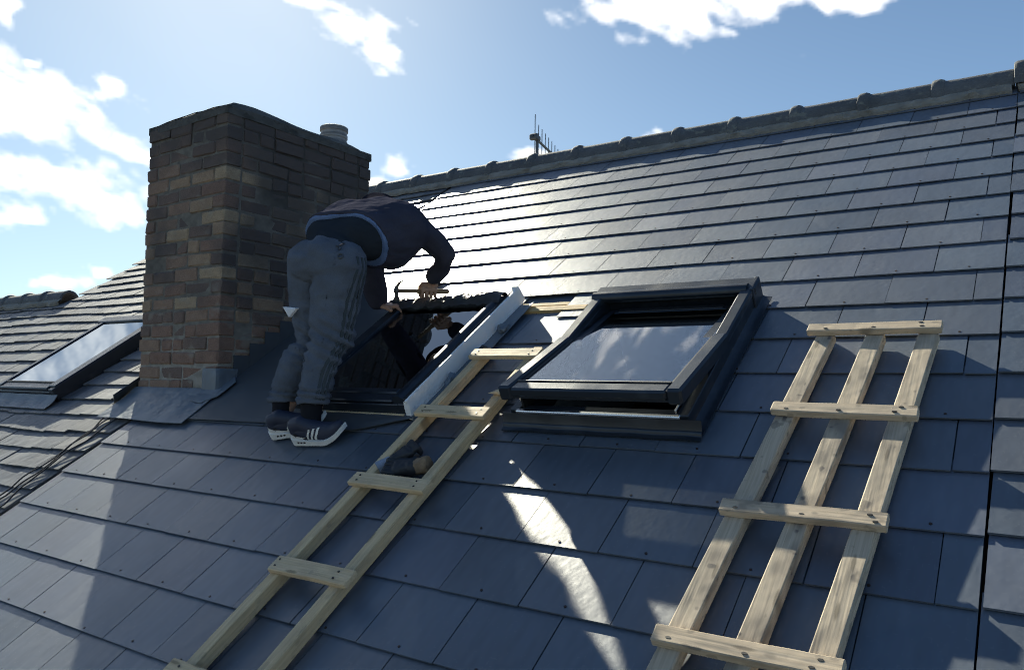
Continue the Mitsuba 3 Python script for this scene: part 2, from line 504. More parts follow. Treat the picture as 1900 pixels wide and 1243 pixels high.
def prism(poly, h0, h1):
    """A shapely polygon in (u, s) as a slab between heights h0 and h1 of the roof frame."""
    g = [x for x in getattr(poly, "geoms", [poly]) if x.area > 1e-5]
    out = []
    for x in g:
        m = trimesh.creation.extrude_polygon(x, h1 - h0, engine="earcut")
        m.apply_translation([0, 0, h0]); out.append(m)
    return cat(out)


def hole(w, d=0.0): return sg.box(w["u0"] + d, w["s0"] + d, w["u1"] - d, w["s1"] - d)


def house_body(k, x0, x1, s_ridge, deck_holes, mats, deck_h):
    """Roof deck, back slope and walls of one house of the terrace."""
    deck = sg.box(x0, S_EAVE, x1, s_ridge)
    for hh in deck_holes: deck = deck.difference(hh)
    roof = part(k, "roof", on_roof(prism(deck, deck_h - 0.03, deck_h)), mats[0])
    y_e, z_e = S_EAVE * CP, S_EAVE * SP
    y_r, z_r = s_ridge * CP, s_ridge * SP
    yb = 2 * y_r - y_e
    back = np.array([[x0, y_r, z_r - 0.02], [x1, y_r, z_r - 0.02], [x1, yb, z_e - 0.02], [x0, yb, z_e - 0.02]])
    bm = trimesh.Trimesh(np.vstack([back, back - [0, 0, 0.05]]), [[0, 1, 2], [0, 2, 3], [4, 6, 5], [4, 7, 6], [1, 5, 6], [1, 6, 2], [0, 3, 7], [0, 7, 4], [2, 6, 7], [2, 7, 3]], process=False)
    part(k, "back_roof", lifted(bm), mats[0])
    prof = sg.Polygon([(y_e + 0.25, -Z0), (yb - 0.25, -Z0), (yb - 0.25, z_e + 0.02), (y_r, z_r - 0.16), (y_e + 0.25, z_e + 0.02)])
    inner = prof.buffer(-0.2)
    ring = prof.difference(inner)
    gab = []
    for a, b, pg in ((x0, x0 + 0.2, prof), (x1 - 0.2, x1, prof)):
        m = trimesh.creation.extrude_polygon(pg, b - a, engine="earcut")
        v = m.vertices; m.vertices = np.stack([v[:, 2] + a, v[:, 0], v[:, 1]], -1); m.invert(); gab.append(m)
    for ya, yb_ in ((y_e + 0.25, y_e + 0.45), (yb - 0.45, yb - 0.25)):
        gab.append(box([x0 + 0.2, ya, -Z0], [x1 - 0.2, yb_, z_e - 0.05]))
    part(k, "wall", lifted(cat(gab)), "m_far_brickwork")
    return roof


def slate(u0, u1, s0, length, jit, tail=(0.0035, 0.0090), head=(-0.008, -0.0025), cut=None):
    """One slate, a thin wedge that rides on the course below; with cut, a shapely area that is taken out of it."""
    du, ds, rot, lift, tilt = jit
    if cut is not None:
        pg = sg.box(u0, s0, u1, s0 + length)
        if cut.intersects(pg):
            pg = pg.difference(cut)
            if pg.area < 0.004: return None
            m = prism(pg, 0.0, 1.0)
            v = m.vertices; k = (v[:, 1] - s0) / length
            lo = tail[0] + (head[0] - tail[0]) * k; hi = tail[1] + (head[1] - tail[1]) * k
            m.vertices = np.stack([v[:, 0] + du, v[:, 1] + ds, lo + (hi - lo) * v[:, 2]], -1)
            return on_roof(m)
    c, um, sm = rot, (u0 + u1) / 2, s0 + length / 2
    p = []
    for which in (0, 1):
        for a, b in ((u0, s0), (u1, s0), (u1, s0 + length), (u0, s0 + length)):
            h = (tail if b == s0 else head)[which]
            p.append([a - c * (b - sm) + du, b + c * (a - um) + ds, h + lift + (tilt * (a - um))])
    m = hexa(p)
    return on_roof(m)


# --- the new slate roof in the middle
HOUSE = thing("terraced_house", "middle house with the new blue grey slate roof that carries both timber ladders", "house")
chimney_foot = sg.box(CH["x0"] + 0.03, CH["y0"] / CP * 1.0 + 0.02, CH["x1"] - 0.03, 2.05)
chimney_foot = sg.box(CH["x0"] + 0.02, CH["y0"] * CP + CH["y0"] * SP * math.tan(PITCH) + 0.02, CH["x1"] - 0.02, 2.10)
ROOF = house_body(HOUSE, -0.575, 3.685, S_RIDGE, [hole(W1, 0.03), hole(W2, 0.03)], [M_SLATE], -0.014)
cut_main = unary_union([hole(W1, -0.012), hole(W2, -0.012), sg.box(-0.56, 0.76, -0.10, 2.10)])
GAUGE, WIDTH, LEN = 0.245, 0.2997, 0.305
U_A, U_B = -0.548, 3.686
beyond, rivets = [], []
for j in range(-7, 17):
    s0 = j * GAUGE
    ln = min(LEN, S_RIDGE - s0 + 0.0)
    if ln < 0.06: continue
    off = 0.0 if j % 2 == 0 else 0.5
    k = -3
    while True:
        a, b = (k + off) * WIDTH + 0.0018, (k + 1 + off) * WIDTH - 0.0018
        k += 1
        if b < U_A + 0.02: continue
        if a > U_B - 0.02: break
        a, b = max(a, U_A), min(b, U_B)
        if j == 6 and 1.42 < (a + b) / 2 < 1.80: continue      # lifted out beside the new window
        jit = (rng.normal(0, 0.0007), rng.normal(0, 0.0011), rng.normal(0, 0.0016), rng.uniform(0, 0.0010), rng.normal(0, 0.0030))
        m = slate(a, b, s0, ln, jit, cut=cut_main)
        if m is None: continue
        ms = M_SLATE
        if j < -4: beyond.append(m)
        else: part(ROOF, "slate", m, ms)
        if b - a > 0.2:
            c = trimesh.creation.cylinder(0.0044, 0.0022, sections=7)
            c.apply_translation([(a + b) / 2 + rng.normal(0, 0.004), s0 + 0.022 + rng.normal(0, 0.004), 0.0098])
            if not cut_main.contains(sg.Point(c.vertices[0][:2])): rivets.append(c)
bm, uvs = cat_toned(beyond)
part(ROOF, "slate_field", bm, M_SLATE, kind="stuff", uv=uvs)
part(ROOF, "rivet", on_roof(cat(rivets)), M_COPPER, kind="stuff")
part(ROOF, "batten", on_roof(cbox([1.505, 1.535, -0.013], [1.93, 1.582, 0.012], 0.003)), W_BATTEN, label="bare yellow roofing batten where a slate is left out")
part(ROOF, "batten", on_roof(cbox([1.505, 1.60, -0.013], [1.80, 1.635, 0.004], 0.003)), W_BATTEN)


def ridge_tile(u0, u1, r, s_ridge, up, mat_i, parent, thick=0.022, collar=True):
    """Half-round ridge tile with a raised roll over its joint at the lower-numbered end."""
    yc, zc = s_ridge * CP, s_ridge * SP + up
    prof = [(u0, r), (u1, r)] if not collar else [(u0 - 0.015, r + 0.004), (u0 - 0.012, r + 0.011), (u0 + 0.002, r + 0.017), (u0 + 0.034, r + 0.018), (u0 + 0.052, r + 0.011), (u0 + 0.06, r + 0.002), (u0 + 0.13, r), (u1 - 0.1, r), (u1 - 0.012, r)]
    ang = np.radians(np.linspace(-12, 192, 19))
    V, F, n = [], [], len(ang)
    for x, rr in prof:
        for inner in (0, 1):
            q = rr - thick * inner
            for a in ang: V.append([x, yc - q * math.cos(a), zc + q * math.sin(a)])
    for i in range(len(prof) - 1):
        b0, b1 = i * 2 * n, (i + 1) * 2 * n
        for k in range(n - 1):
            F += [[b0 + k, b0 + k + 1, b1 + k + 1], [b0 + k, b1 + k + 1, b1 + k]]
            F += [[b0 + n + k, b1 + n + k + 1, b0 + n + k + 1], [b0 + n + k, b1 + n + k, b1 + n + k + 1]]
        for k0 in (0, n - 1): F += [[b0 + k0, b1 + k0, b1 + n + k0], [b0 + k0, b1 + n + k0, b0 + n + k0]]
    for b0 in (0, (len(prof) - 1) * 2 * n):
        for k in range(n - 1): F += [[b0 + k, b0 + n + k, b0 + n + k + 1], [b0 + k, b0 + n + k + 1, b0 + k + 1]]
    m = trimesh.Trimesh(np.array(V), np.array(F), process=False)
    m = wobble(m, 0.0025, 4.0, int(u0 * 10) % 50)
    part(parent, "ridge_tile", lifted(m), M_RIDGE, smooth=35)


def bedding(u0, u1, s_ridge, seed, parent, mat_n=M_BED, s_off=0.168, top=0.02):
    """Ragged mortar under the ridge tiles."""
    n = int((u1 - u0) / 0.018)
    u = np.linspace(u0, u1, n)
    w = meshkit.fbm(np.stack([u * 9, 0 * u, 0 * u + seed], -1), 4, seed)
    V = []
    for i in range(n):
        s_f = s_ridge - s_off - 0.035 * (w[i] - 0.5) * 2
        V += [[u[i], s_f, 0.004], [u[i], s_f + 0.006, 0.018 + 0.012 * w[i]], [u[i], s_ridge - 0.140, 0.040], [u[i], s_ridge - 0.085, 0.046]]
    F = []
    for i in range(n - 1):
        for k in range(3):
            a = i * 4 + k
            F += [[a, a + 4, a + 5], [a, a + 5, a + 1]]
    m = trimesh.Trimesh(np.array(V), np.array(F), process=False).subdivide()
    m = wobble(m, 0.005, 26.0, seed)
    part(parent, "ridge_bedding", on_roof(m), mat_n)


# ridge of the new roof
x = 3.68
i = 0
while x > -0.95:
    ridge_tile(x - 0.432, x, 0.108, 4.115, -0.012, int(rng.integers(0, 2)), HOUSE)
    x -= 0.432
    i += 1
bedding(-0.75, 3.66, 4.12, 3, HOUSE)

# --- the house on the right, past the vertical joint
HOUSE_R = thing("terraced_house", "right hand neighbour house past the dark upright joint at the right edge", "house")
ROOF_R = house_body(HOUSE_R, 3.70, 9.5, S_RIDGE, [], [M_SLATE], -0.014)
beyond = []
for j in range(-7, 17):
    s0 = j * GAUGE + 0.006
    ln = min(LEN, S_RIDGE - s0)
    if ln < 0.06: continue
    k = 0
    a = 3.6905 + rng.normal(0, 0.003)
    while a < 9.4:
        w = WIDTH if (k or j % 2) else WIDTH / 2
        jit = (0, rng.normal(0, 0.002), rng.normal(0, 0.004), rng.uniform(0, 0.0015), rng.normal(0, 0.004))
        m = slate(a + 0.0015, a + w - 0.0015, s0, ln, jit, tail=(0.0045, 0.0115), head=(-0.009, -0.002))
        if k < 2 and j > -4: part(ROOF_R, "slate", m, M_SLATE)
        else: beyond.append(m)
        a += w; k += 1
bm, uvs = cat_toned(beyond)
part(ROOF_R, "slate_field", bm, M_SLATE, kind="stuff", uv=uvs)
x = 3.685
for i in range(13):
    ridge_tile(x, x + 0.432, 0.125, 4.12, -0.005, i % 2, HOUSE_R)
    x += 0.432
bedding(3.69, 9.4, 4.12, 8, HOUSE_R)

# --- the old roof on the left
HOUSE_L = thing("terraced_house", "left hand neighbour house with an old uneven grey slate roof around the closed window", "house")
UL0, UL1, U_STEP, S_LOW = -9.0, -0.605, -4.42, 2.24
deck_l = house_body(HOUSE_L, U_STEP, -0.61, S_RIDGE, [hole(W3, 0.03)], [M_OLD], -0.03)
HOUSE_F = thing("terraced_house", "far left house whose low tiled ridge shows at the left edge", "house")
deck_f = house_body(HOUSE_F, UL0, U_STEP - 0.002, S_LOW, [], [M_OLD], -0.03)
chim_l = sg.box(CH["x0"] + 0.01, 0.74, -0.5, 2.1)
cut_l = unary_union([hole(W3, -0.015), chim_l])
og, ow = 0.159, 0.232
cand = {0: [], 1: []}
for j in range(-11, 27):
    off = 0.0 if j % 2 == 0 else 0.5
    for k in range(-1, 38):
        b = UL1 - (k + off) * ow - 0.001
        a = b - ow + 0.002
        b = min(b, UL1)
        if b - a < 0.05 or a < UL0: continue
        um = (a + b) / 2
        far = um < U_STEP
        if not far: a = max(a, U_STEP)
        s0 = j * og + 0.012 + 0.030 * (um + 0.8) * math.exp(-max(0, -um - 1.0)) + 0.014 * math.sin(um * 2.1 + j * 0.9)
        top = S_LOW if far else S_RIDGE
        ln = min(0.235, top - s0)
        if ln < 0.05: continue
        d = np.linalg.norm(rf([um, s0, 0]) - EYE)
        seen = s0 > -0.75 - 0.48 * um and not (um > -1.1 and s0 > 1.1 + 0.6 * (um + 0.9) and s0 > 2.3)
        cand[int(far)].append((0 if seen else 1, d, a, b, s0, ln))
for far, dk in ((0, deck_l), (1, deck_f)):
    cs = sorted(cand[far])
    beyond = []
    lim = 290 if not far else 110
    for i, (un, d, a, b, s0, ln) in enumerate(cs):
        jit = (rng.normal(0, 0.003), rng.normal(0, 0.004), rng.normal(0, 0.007), rng.uniform(0, 0.003), rng.normal(0, 0.010))
        m = slate(a, b, s0, ln, jit, tail=(-0.006, 0.004), head=(-0.026, -0.017), cut=cut_l)
        if m is None: continue
        if i < lim and not un: part(dk, "slate", m, M_OLD)
        else: beyond.append(m)
    bm, uvs = cat_toned(beyond)
    part(dk, "slate_field", bm, M_OLD, kind="stuff", uv=uvs)
x = U_STEP - 0.02
for i in range(9):
    ridge_tile(x - 0.44, x, 0.098, S_LOW + 0.05, -0.012, i % 2, HOUSE_F)
    x -= 0.44
bedding(-8.9, U_STEP - 0.01, S_LOW + 0.06, 12, HOUSE_F)
x = -0.64
for i in range(8):
    ridge_tile(x - 0.44, x, 0.108, 4.115, -0.012, i % 2, HOUSE_L)
    x -= 0.44
bedding(U_STEP + 0.05, -0.66, 4.12, 5, HOUSE_L)
# ------------------------------------------------------------------ chimney stack
CHIM = thing("brick_chimney", "smoke blackened brick chimney stack with cement cap and one short round pot", "chimney")
x0, x1, y0, y1 = CH["x0"], CH["x1"], CH["y0"], CH["y1"]
core = box([x0 + 0.007, y0 + 0.007, 0.1], [x1 - 0.007, y1 - 0.007, 2.065])
part(CHIM, "mortar", lifted(core), M_MORTAR)
BH, J = 0.0715, 0.011
hidden = []


def put_brick(a, b, face, z):
    if z + BH < min(a[1], b[1]) * math.tan(PITCH) - 0.03: return
    o = rng.normal(0, 0.0026, 3) * [1, 1, 1.2]
    if rng.random() < 0.12: o += np.array([0, 0.006, 0]) if face == "f" else np.array([-0.006, 0, 0])     # spalled face
    m = cbox(np.array([a[0], a[1], z]) + o, np.array([b[0], b[1], z + BH]) + o, 0.004 + rng.uniform(0, 0.005))
    m.vertices = m.vertices + rng.normal(0, 0.0020, m.vertices.shape)
    t, t2 = rng.normal(0, 0.010), rng.normal(0, 0.012)
    c = m.vertices.mean(0)
    v = m.vertices - c
    v = np.stack([v[:, 0] * math.cos(t) - v[:, 1] * math.sin(t), v[:, 0] * math.sin(t) + v[:, 1] * math.cos(t), v[:, 2] + (v[:, 0] + v[:, 1]) * t2], -1)
    m.vertices = v + c
    if face in "fs":
        w = rng.random()
        lvl = (0.9 if w < 0.20 else 0.7 if w < 0.40 else 0.5 if w < 0.58 else 0.1 if w < 0.78 else 0.3) if 0.80 < z < 1.75 else (0.1 if w < 0.5 else 0.5 if w < 0.7 else 0.3)
        part(CHIM, "brick", lifted(m), M_BRICK, uv=np.tile([lvl, 0.5], (len(m.vertices), 1)))
    else: hidden.append(m)


nc = 0
z = 0.432 - 5 * 0.0825
SL, HD = (x1 - x0 + J) / 3.5 - J, (x1 - x0 + J) / 3.5 / 2 - J
while z < 2.03:
    A = nc % 2 == 0
    # front and back rows; the corner header of one end is a stretcher of the side
    for face, ya, yb in (("f", y0, y0 + 0.1025), ("b", y1 - 0.1025, y1)):
        seq = [SL, SL, SL, HD] if A else [HD, SL, SL, SL]
        if face == "f" and rng.random() < 0.3: seq = [SL, HD, HD, SL, HD] if A else [HD, SL, HD, HD, SL]
        x = x0
        for L in seq:
            put_brick((x, ya), (x + L, yb), face, z)
            x += L + J
    for face, xa, xb in (("s", x1 - 0.1025, x1), ("l", x0, x0 + 0.1025)):
        y = y0 + 0.1025 + J
        end = y1 - 0.1025 - J
        first = (not A) if face == "s" else A
        n = 0
        while y < end - 0.03:
            L = min(0.104 if (n == 0 and first) or rng.random() < 0.22 else 0.218, end - y)
            if end - y - L < 0.05: L = end - y
            put_brick((xa, y), (xb, y + L), face, z)
            y += L + J; n += 1
    z += 0.0825
    nc += 1
part(CHIM, "brickwork", lifted(cat(hidden)), M_BRICK, kind="stuff")
cap = trimesh.creation.box(extents=[x1 - x0 + 0.012, y1 - y0 + 0.012, 0.060])
for _ in range(4): cap = cap.subdivide()
v = cap.vertices
fr = np.clip((v[:, 1] / (y1 - y0) + 0.5), 0, 1)
topk = (v[:, 2] > 0.02)
edge = np.minimum(np.minimum((x1 - x0) / 2 + 0.006 - np.abs(v[:, 0]), (y1 - y0) / 2 + 0.006 - np.abs(v[:, 1])) / 0.05, 1)
v[:, 2] += topk * (-0.020 * (1 - edge) + 0.03 * edge - 0.040 * np.clip((fr - 0.66) / 0.34, 0, 1) ** 1.5 + 0.012 * np.sin(fr * 9))
cap.vertices = v + [(x0 + x1) / 2, (y0 + y1) / 2, 2.082]
part(CHIM, "cap", lifted(wobble(cap, 0.009, 6.0, 4)), M_CEMENT, smooth=40)
prof = np.array([[0.088, 0], [0.118, 0], [0.114, 0.05], [0.120, 0.055], [0.120, 0.075], [0.113, 0.08], [0.112, 0.10], [0.119, 0.105], [0.119, 0.128], [0.112, 0.133], [0.111, 0.152], [0.121, 0.157], [0.121, 0.185], [0.112, 0.19], [0.092, 0.19], [0.088, 0.0]])
pot = trimesh.creation.revolve(prof, sections=28); pot.apply_scale([0.80, 0.80, 0.92]); pot.apply_translation([-0.30, 1.60, 2.115])
part(CHIM, "pot", lifted(pot), M_POT, smooth=40)


def sheet(U, V, fn, thick=0.004):
    """A grid surface given a thickness: fn(u, v) -> roof frame points."""
    g = np.array([[fn(u, v) for v in V] for u in U], float)
    n = np.cross(np.gradient(g, axis=0), np.gradient(g, axis=1)); n /= np.linalg.norm(n, axis=-1, keepdims=True) + 1e-12
    nu, nv = len(U), len(V)
    P = np.concatenate([g.reshape(-1, 3), (g - n * thick).reshape(-1, 3)])
    F, o = [], nu * nv
    for i in range(nu - 1):
        for j in range(nv - 1):
            a, b, c, d = i * nv + j, (i + 1) * nv + j, (i + 1) * nv + j + 1, i * nv + j + 1
            F += [[a, b, c], [a, c, d], [a + o, c + o, b + o], [a + o, d + o, c + o]]
    rim = [(i * nv, (i + 1) * nv) for i in range(nu - 1)] + [((nu - 1) * nv + j, (nu - 1) * nv + j + 1) for j in range(nv - 1)]
    rim += [((i + 1) * nv + nv - 1, i * nv + nv - 1) for i in range(nu - 1)] + [(j + 1, j) for j in range(nv - 1)]
    for a, b in rim: F += [[a, a + o, b + o], [a, b + o, b]]
    m = trimesh.Trimesh(P, np.array(F), process=False)
    trimesh.repair.fix_normals(m)
    return m


def world_to_roof(p):
    x, y, z = p
    return [x, y * CP + z * SP, z * CP - y * SP]


def apron(u, v):
    # v 0 at the top of the upstand, 1 at the lower edge on the slates
    top = np.array(world_to_roof([u, y0 - 0.004, 0.452])); mid = np.array([u, 0.690, 0.026]); low = np.array([u, 0.440 + 0.006 * math.sin(u * 7), 0.019])
    if v < 0.3:
        k = v / 0.3; p = top + (mid - top) * k - np.array([0, 0.012, 0]) * math.sin(k * math.pi)
    else: p = mid + (low - mid) * (v - 0.3) / 0.7
    q = meshkit.fbm(np.array([u * 9, v * 3.0, 1.0]), 4, 5) - 0.5
    p[2] += 0.013 * q * min(1, v * 4) * min(1, (1 - v) * 5) + 0.003
    return p


part(CHIM, "lead_apron", on_roof(sheet(np.linspace(-0.895, -0.02, 60), np.linspace(0, 1, 30), apron)), M_LEAD, smooth=50, label="pale grey lead apron dressed over the slates at the foot of the stack")


def corner_lead(a, v):
    # wraps the corner of the stack; the foot is dressed out over the apron
    w = -0.125 + a * 0.26
    if w < 0: p = np.array([x1 + 0.010 + w, y0 - 0.012, 0])
    else: p = np.array([x1 + 0.014, y0 - 0.012 + w, 0])
    base = p[1] * math.tan(PITCH)
    k = min(1, v / 0.68)
    p[2] = base + 0.012 + (0.560 - base) * (1 - k)
    p[0] += 0.010 * (meshkit.fbm(np.array([a * 4, v * 4, 3.0]), 3, 8) - 0.5)
    q = np.array(world_to_roof(p))
    if v > 0.68:
        f = (v - 0.68) / 0.32
        d = 0.105 * f
        if w < 0.02: q += [0.012 * f, -d * (1 - 0.35 * abs(a - 0.45)), 0.006 + 0.012 * f * (1 - f)]
        else: q += [d * 0.75, -d * 0.55, 0.006]
        q[2] = max(q[2], 0.031)
    return q


part(CHIM, "corner_lead", on_roof(sheet(np.linspace(0, 1, 26), np.linspace(0, 1, 22), corner_lead)), M_LEAD, smooth=45)
steps = []
yb = y0 + 0.10
while yb < y1:
    zt = 0.432 + 0.075 * (math.floor((yb * math.tan(PITCH) - 0.432) / 0.075) + 3) - 0.005
    ye = min(yb + 0.107, y1)
    steps.append(sg.Polygon([(yb, yb * math.tan(PITCH)), (ye, ye * math.tan(PITCH)), (ye + 0.02, zt - 0.02), (ye + 0.02, zt), (yb, zt)]))
    yb += 0.107
for i, pg in enumerate(steps):
    m = trimesh.creation.extrude_polygon(pg, 0.004, engine="earcut")
    vv = m.vertices; m.vertices = np.stack([vv[:, 2] + x1 + 0.006 + 0.0025 * (i % 2), vv[:, 0], vv[:, 1]], -1); m.invert()
    part(CHIM, "step_flashing", lifted(m), M_LEAD_DARK)


def side_gutter(u, v):
    q = meshkit.fbm(np.array([u * 7, v * 8, 4.0]), 4, 15) - 0.5
    return [u, 0.485 + 0.02 * u + v * 1.5, 0.020 + 0.010 * q + 0.0]


part(CHIM, "lead_gutter", on_roof(sheet(np.linspace(-0.072, 0.712, 40), np.linspace(0, 1, 50), side_gutter)), M_LEAD_DARK, smooth=50, label="dark lead sheet lying on the roof between the stack and the window")


def left_soaker(u, v):
    return [u, 0.60 + v * 0.42, 0.012 + 0.05 * max(0, (u + 0.955) / 0.06) ** 1.5 * 1.2]


part(CHIM, "side_flashing", on_roof(sheet(np.linspace(-0.975, -0.89, 8), np.linspace(-0.02, 3.6, 30), left_soaker)), M_LEAD_DARK, smooth=50)

# ------------------------------------------------------------------ roof windows


def rbox(u0, u1, s0, s1, h0, h1, c=0.004): return on_roof(cbox([u0, s0, h0], [u1, s1, h1], c))


def ring(w, t, h0, h1, c=0.004):
    u0, u1, s0, s1 = w
    return on_roof(cat([cbox([u0, s0, h0], [u0 + t, s1, h1], c), cbox([u1 - t, s0, h0], [u1, s1, h1], c),
                        cbox([u0 + t - 0.001, s0, h0], [u1 - t + 0.001, s0 + t, h1 - 0.002], c), cbox([u0 + t - 0.001, s1 - t, h0], [u1 - t + 0.001, s1, h1 - 0.002], c)]))


def pane(k, u0, u1, s0, s1, h, put=lambda m: on_roof(m), glass="m_glass"):
    g = trimesh.Trimesh([[u0, s0, h], [u1, s0, h], [u1, s1, h], [u0, s1, h]], [[0, 1, 2], [0, 2, 3]], process=False)
    scene[key_for(k + "__pane")] = mikit.ply(put(g), glass)


def round_rail(a, b, r, sq, put=lambda m: on_roof(m)):
    """A rail with a rounded top along u or s: hull of flattened ends."""
    a, b = np.asarray(a, float), np.asarray(b, float)
    pts = []
    d = (b - a) / np.linalg.norm(b - a); side = np.cross([0, 0, 1.0], d)
    for p in (a, b):
        for w in np.radians(np.linspace(0, 180, 11)): pts.append(p + side * r * math.cos(w) + np.array([0, 0, sq * math.sin(w)]))
        pts += [p + side * r - [0, 0, 0.03], p - side * r - [0, 0, 0.03]]
    return put(trimesh.convex.convex_hull(np.array(pts)))


# window being fitted
w = W1
WA = thing("roof_window", "closed dark framed roof window with a white side lining beside the bending worker", "roof window")
fr1 = part(WA, "frame", ring((w["u0"], w["u1"], w["s0"], w["s1"]), 0.055, -0.02, 0.082), M_CLAD)
sa1 = part(WA, "sash", on_roof(cat([cbox([w["u0"] + 0.004, 0.604, 0.083], [w["u0"] + 0.085, 1.58, 0.108], 0.008), cbox([w["u0"] + 0.084, 0.604, 0.083], [w["u1"] - 0.085, 0.690, 0.098], 0.006),
                                     cbox([w["u0"] + 0.084, 0.655, 0.085], [w["u1"] - 0.09, 0.694, 0.106], 0.006), cbox([w["u0"] + 0.05, 1.47, 0.070], [w["u1"] - 0.085, 1.585, 0.112], 0.006)])), M_CLAD)
part(WA, "side_rail", round_rail([1.447, 0.612, 0.092], [1.447, 1.53, 0.092], 0.034, 0.026), M_CLAD, smooth=30, label="glossy rounded right hand rail mirroring the sky")
part(WA, "gasket", rbox(1.480, 1.4965, 0.61, 1.575, 0.07, 0.106, 0.002), M_GASKET)
wl = cbox([w["u1"] - 0.001, 0.598, 0.008], [w["u1"] + 0.013, 1.612, 0.104], 0.002)
for _ in range(4): wl = wl.subdivide()
wl = wobble(wl, 0.0025, 9.0, 3)
part(WA, "side_lining", on_roof(wl), M_WHITE, smooth=40, label="white lining strip along the right side")
fold = trimesh.convex.convex_hull(np.array([[w["u1"] - 0.02, 0.592, 0.012], [w["u1"] + 0.016, 0.585, 0.010], [w["u1"] + 0.016, 0.60, 0.085], [w["u1"] - 0.01, 0.60, 0.098], [w["u1"] + 0.03, 0.63, 0.010], [w["u1"] - 0.02, 0.60, 0.06]]))
part(WA, "lining_fold", on_roof(fold), M_WHITE)
tip = trimesh.convex.convex_hull(np.array([[w["u1"] - 0.004, 1.58, 0.06], [w["u1"] + 0.012, 1.66, 0.02], [w["u1"] + 0.012, 1.61, 0.01], [w["u1"] + 0.012, 1.64, 0.105], [w["u1"] - 0.002, 1.60, 0.128], [w["u1"] + 0.011, 1.58, 0.03]]))
part(WA, "lining_fold", on_roof(tip), M_WHITE)
pane(sa1, w["u0"] + 0.08, w["u1"] - 0.075, 0.685, 1.475, 0.092, glass=M_COATED_DARK)


def crumple(u, v):
    q = meshkit.fbm(np.array([u * 16, v * 3.0, 2.0]), 4, 25); r = meshkit.fbm(np.array([u * 30, v * 5.0, 9.0]), 3, 35)
    return [u + 0.01 * (r - 0.5), 1.450 + 0.15 * v + 0.030 * (r - 0.5), 0.112 + 0.030 * math.sin(min(1, v * 1.2) * math.pi) * (0.2 + 1.3 * q) + 0.012 * (r - 0.5) - 0.07 * max(0, v - 0.6)]


part(WA, "membrane", on_roof(sheet(np.linspace(w["u0"] - 0.03, w["u1"] - 0.01, 90), np.linspace(0, 1, 14), crumple)), M_MEMBRANE, smooth=35, label="crumpled black membrane heaped along the top edge")


def apron1(u, v):
    q = meshkit.fbm(np.array([u * 8, v * 3.0, 7.0]), 4, 45) - 0.5
    low = 0.475 + (0.10 * max(0, (u - 1.24) / 0.26))
    return [u, 0.605 + (low - 0.605) * v, 0.030 - 0.008 * v + 0.008 * q]


part(WA, "lead_apron", on_roof(sheet(np.linspace(0.70, 1.53, 60), np.linspace(0, 1, 14), apron1)), M_LEAD_DARK, smooth=50)
part(WA, "bottom_trim", rbox(0.74, 1.47, 0.588, 0.599, 0.022, 0.034, 0.002), W_NEW_U, label="thin pale strip under the bottom rail")


def gut1(u, v):
    q = meshkit.fbm(np.array([u * 20, v * 9.0, 7.0]), 4, 55) - 0.5
    return [u, 0.585 + 1.02 * v, 0.017 + 0.012 * q + 0.016 * max(0, (u - 1.58) / 0.03)]


part(WA, "side_flashing", on_roof(sheet(np.linspace(1.514, 1.60, 10), np.linspace(0, 1, 50), gut1)), M_LEAD, smooth=50)
for (uu, ss, sd) in ((1.575, 1.33, 3), (1.585, 1.10, 6), (1.56, 0.86, 9)):
    lump = trimesh.creation.icosphere(subdivisions=3, radius=0.028); lump.apply_scale([0.9, 1.5, 0.6]); lump.apply_translation([uu, ss, 0.038])
    part(WA, "foil_scrap", on_roof(wobble(lump, 0.022, 38.0, sd)), M_LEAD if sd != 6 else M_MEMBRANE, smooth=40)

# open window
w = W2
WB = thing("roof_window", "dark framed roof window standing open between the two timber ladders", "roof window")
u0, u1, s0, s1 = w["u0"], w["u1"], w["s0"], w["s1"]
PIV = np.array([0, 1.085, 0.094]); ANG = math.radians(9.2)


def sash_place(m):
    """Sash frame (u, along from the pivot, out of the pane) -> world."""
    q = m.copy(); v = q.vertices
    q.vertices = rf(np.stack([v[:, 0], PIV[1] + v[:, 1] * math.cos(ANG) + v[:, 2] * math.sin(ANG), PIV[2] - v[:, 1] * math.sin(ANG) + v[:, 2] * math.cos(ANG)], -1))
    return q


fr2 = part(WB, "frame", on_roof(cat([cbox([u0, s0, -0.06], [u0 + 0.045, s1, 0.080], 0.003), cbox([u1 - 0.045, s0, -0.06], [u1, s1, 0.080], 0.003),
                                      cbox([u0 + 0.044, s0, -0.06], [u1 - 0.044, s0 + 0.045, 0.072], 0.003), cbox([u0 + 0.044, s1 - 0.05, -0.06], [u1 - 0.044, s1, 0.078], 0.003)])), M_CLAD)
part(WB, "bottom_lip", rbox(u0 + 0.03, u1 - 0.03, s0 - 0.010, s0 + 0.006, 0.068, 0.080, 0.003), M_ALU)
for a, b in ((u0 - 0.004, u0 + 0.048), (u1 - 0.048, u1 + 0.004)):
    part(WB, "side_cover", rbox(a, b, 1.07, 1.50, 0.079, 0.116, 0.007), M_CLAD)
part(WB, "hood", on_roof(cat([cbox([u0 - 0.012, 1.455, 0.070], [u1 + 0.012, 1.55, 0.120], 0.010), trimesh.convex.convex_hull(np.vstack([np.array([[uu, 1.465 + 0.030 * math.cos(a), 0.108 + 0.022 * math.sin(a)] for a in np.linspace(0, 2 * math.pi, 17)]) for uu in (u0 - 0.006, u1 - 0.02)]))])), M_CLAD, smooth=30, label="rounded top hood catching the light")
part(WB, "hood_end", rbox(u1 - 0.012, u1 + 0.008, 1.44, 1.555, 0.02, 0.119, 0.004), M_CLAD)
part(WB, "vent_bar", rbox(u0 + 0.12, u1 - 0.12, 1.41, 1.445, 0.030, 0.052, 0.006), M_GASKET)
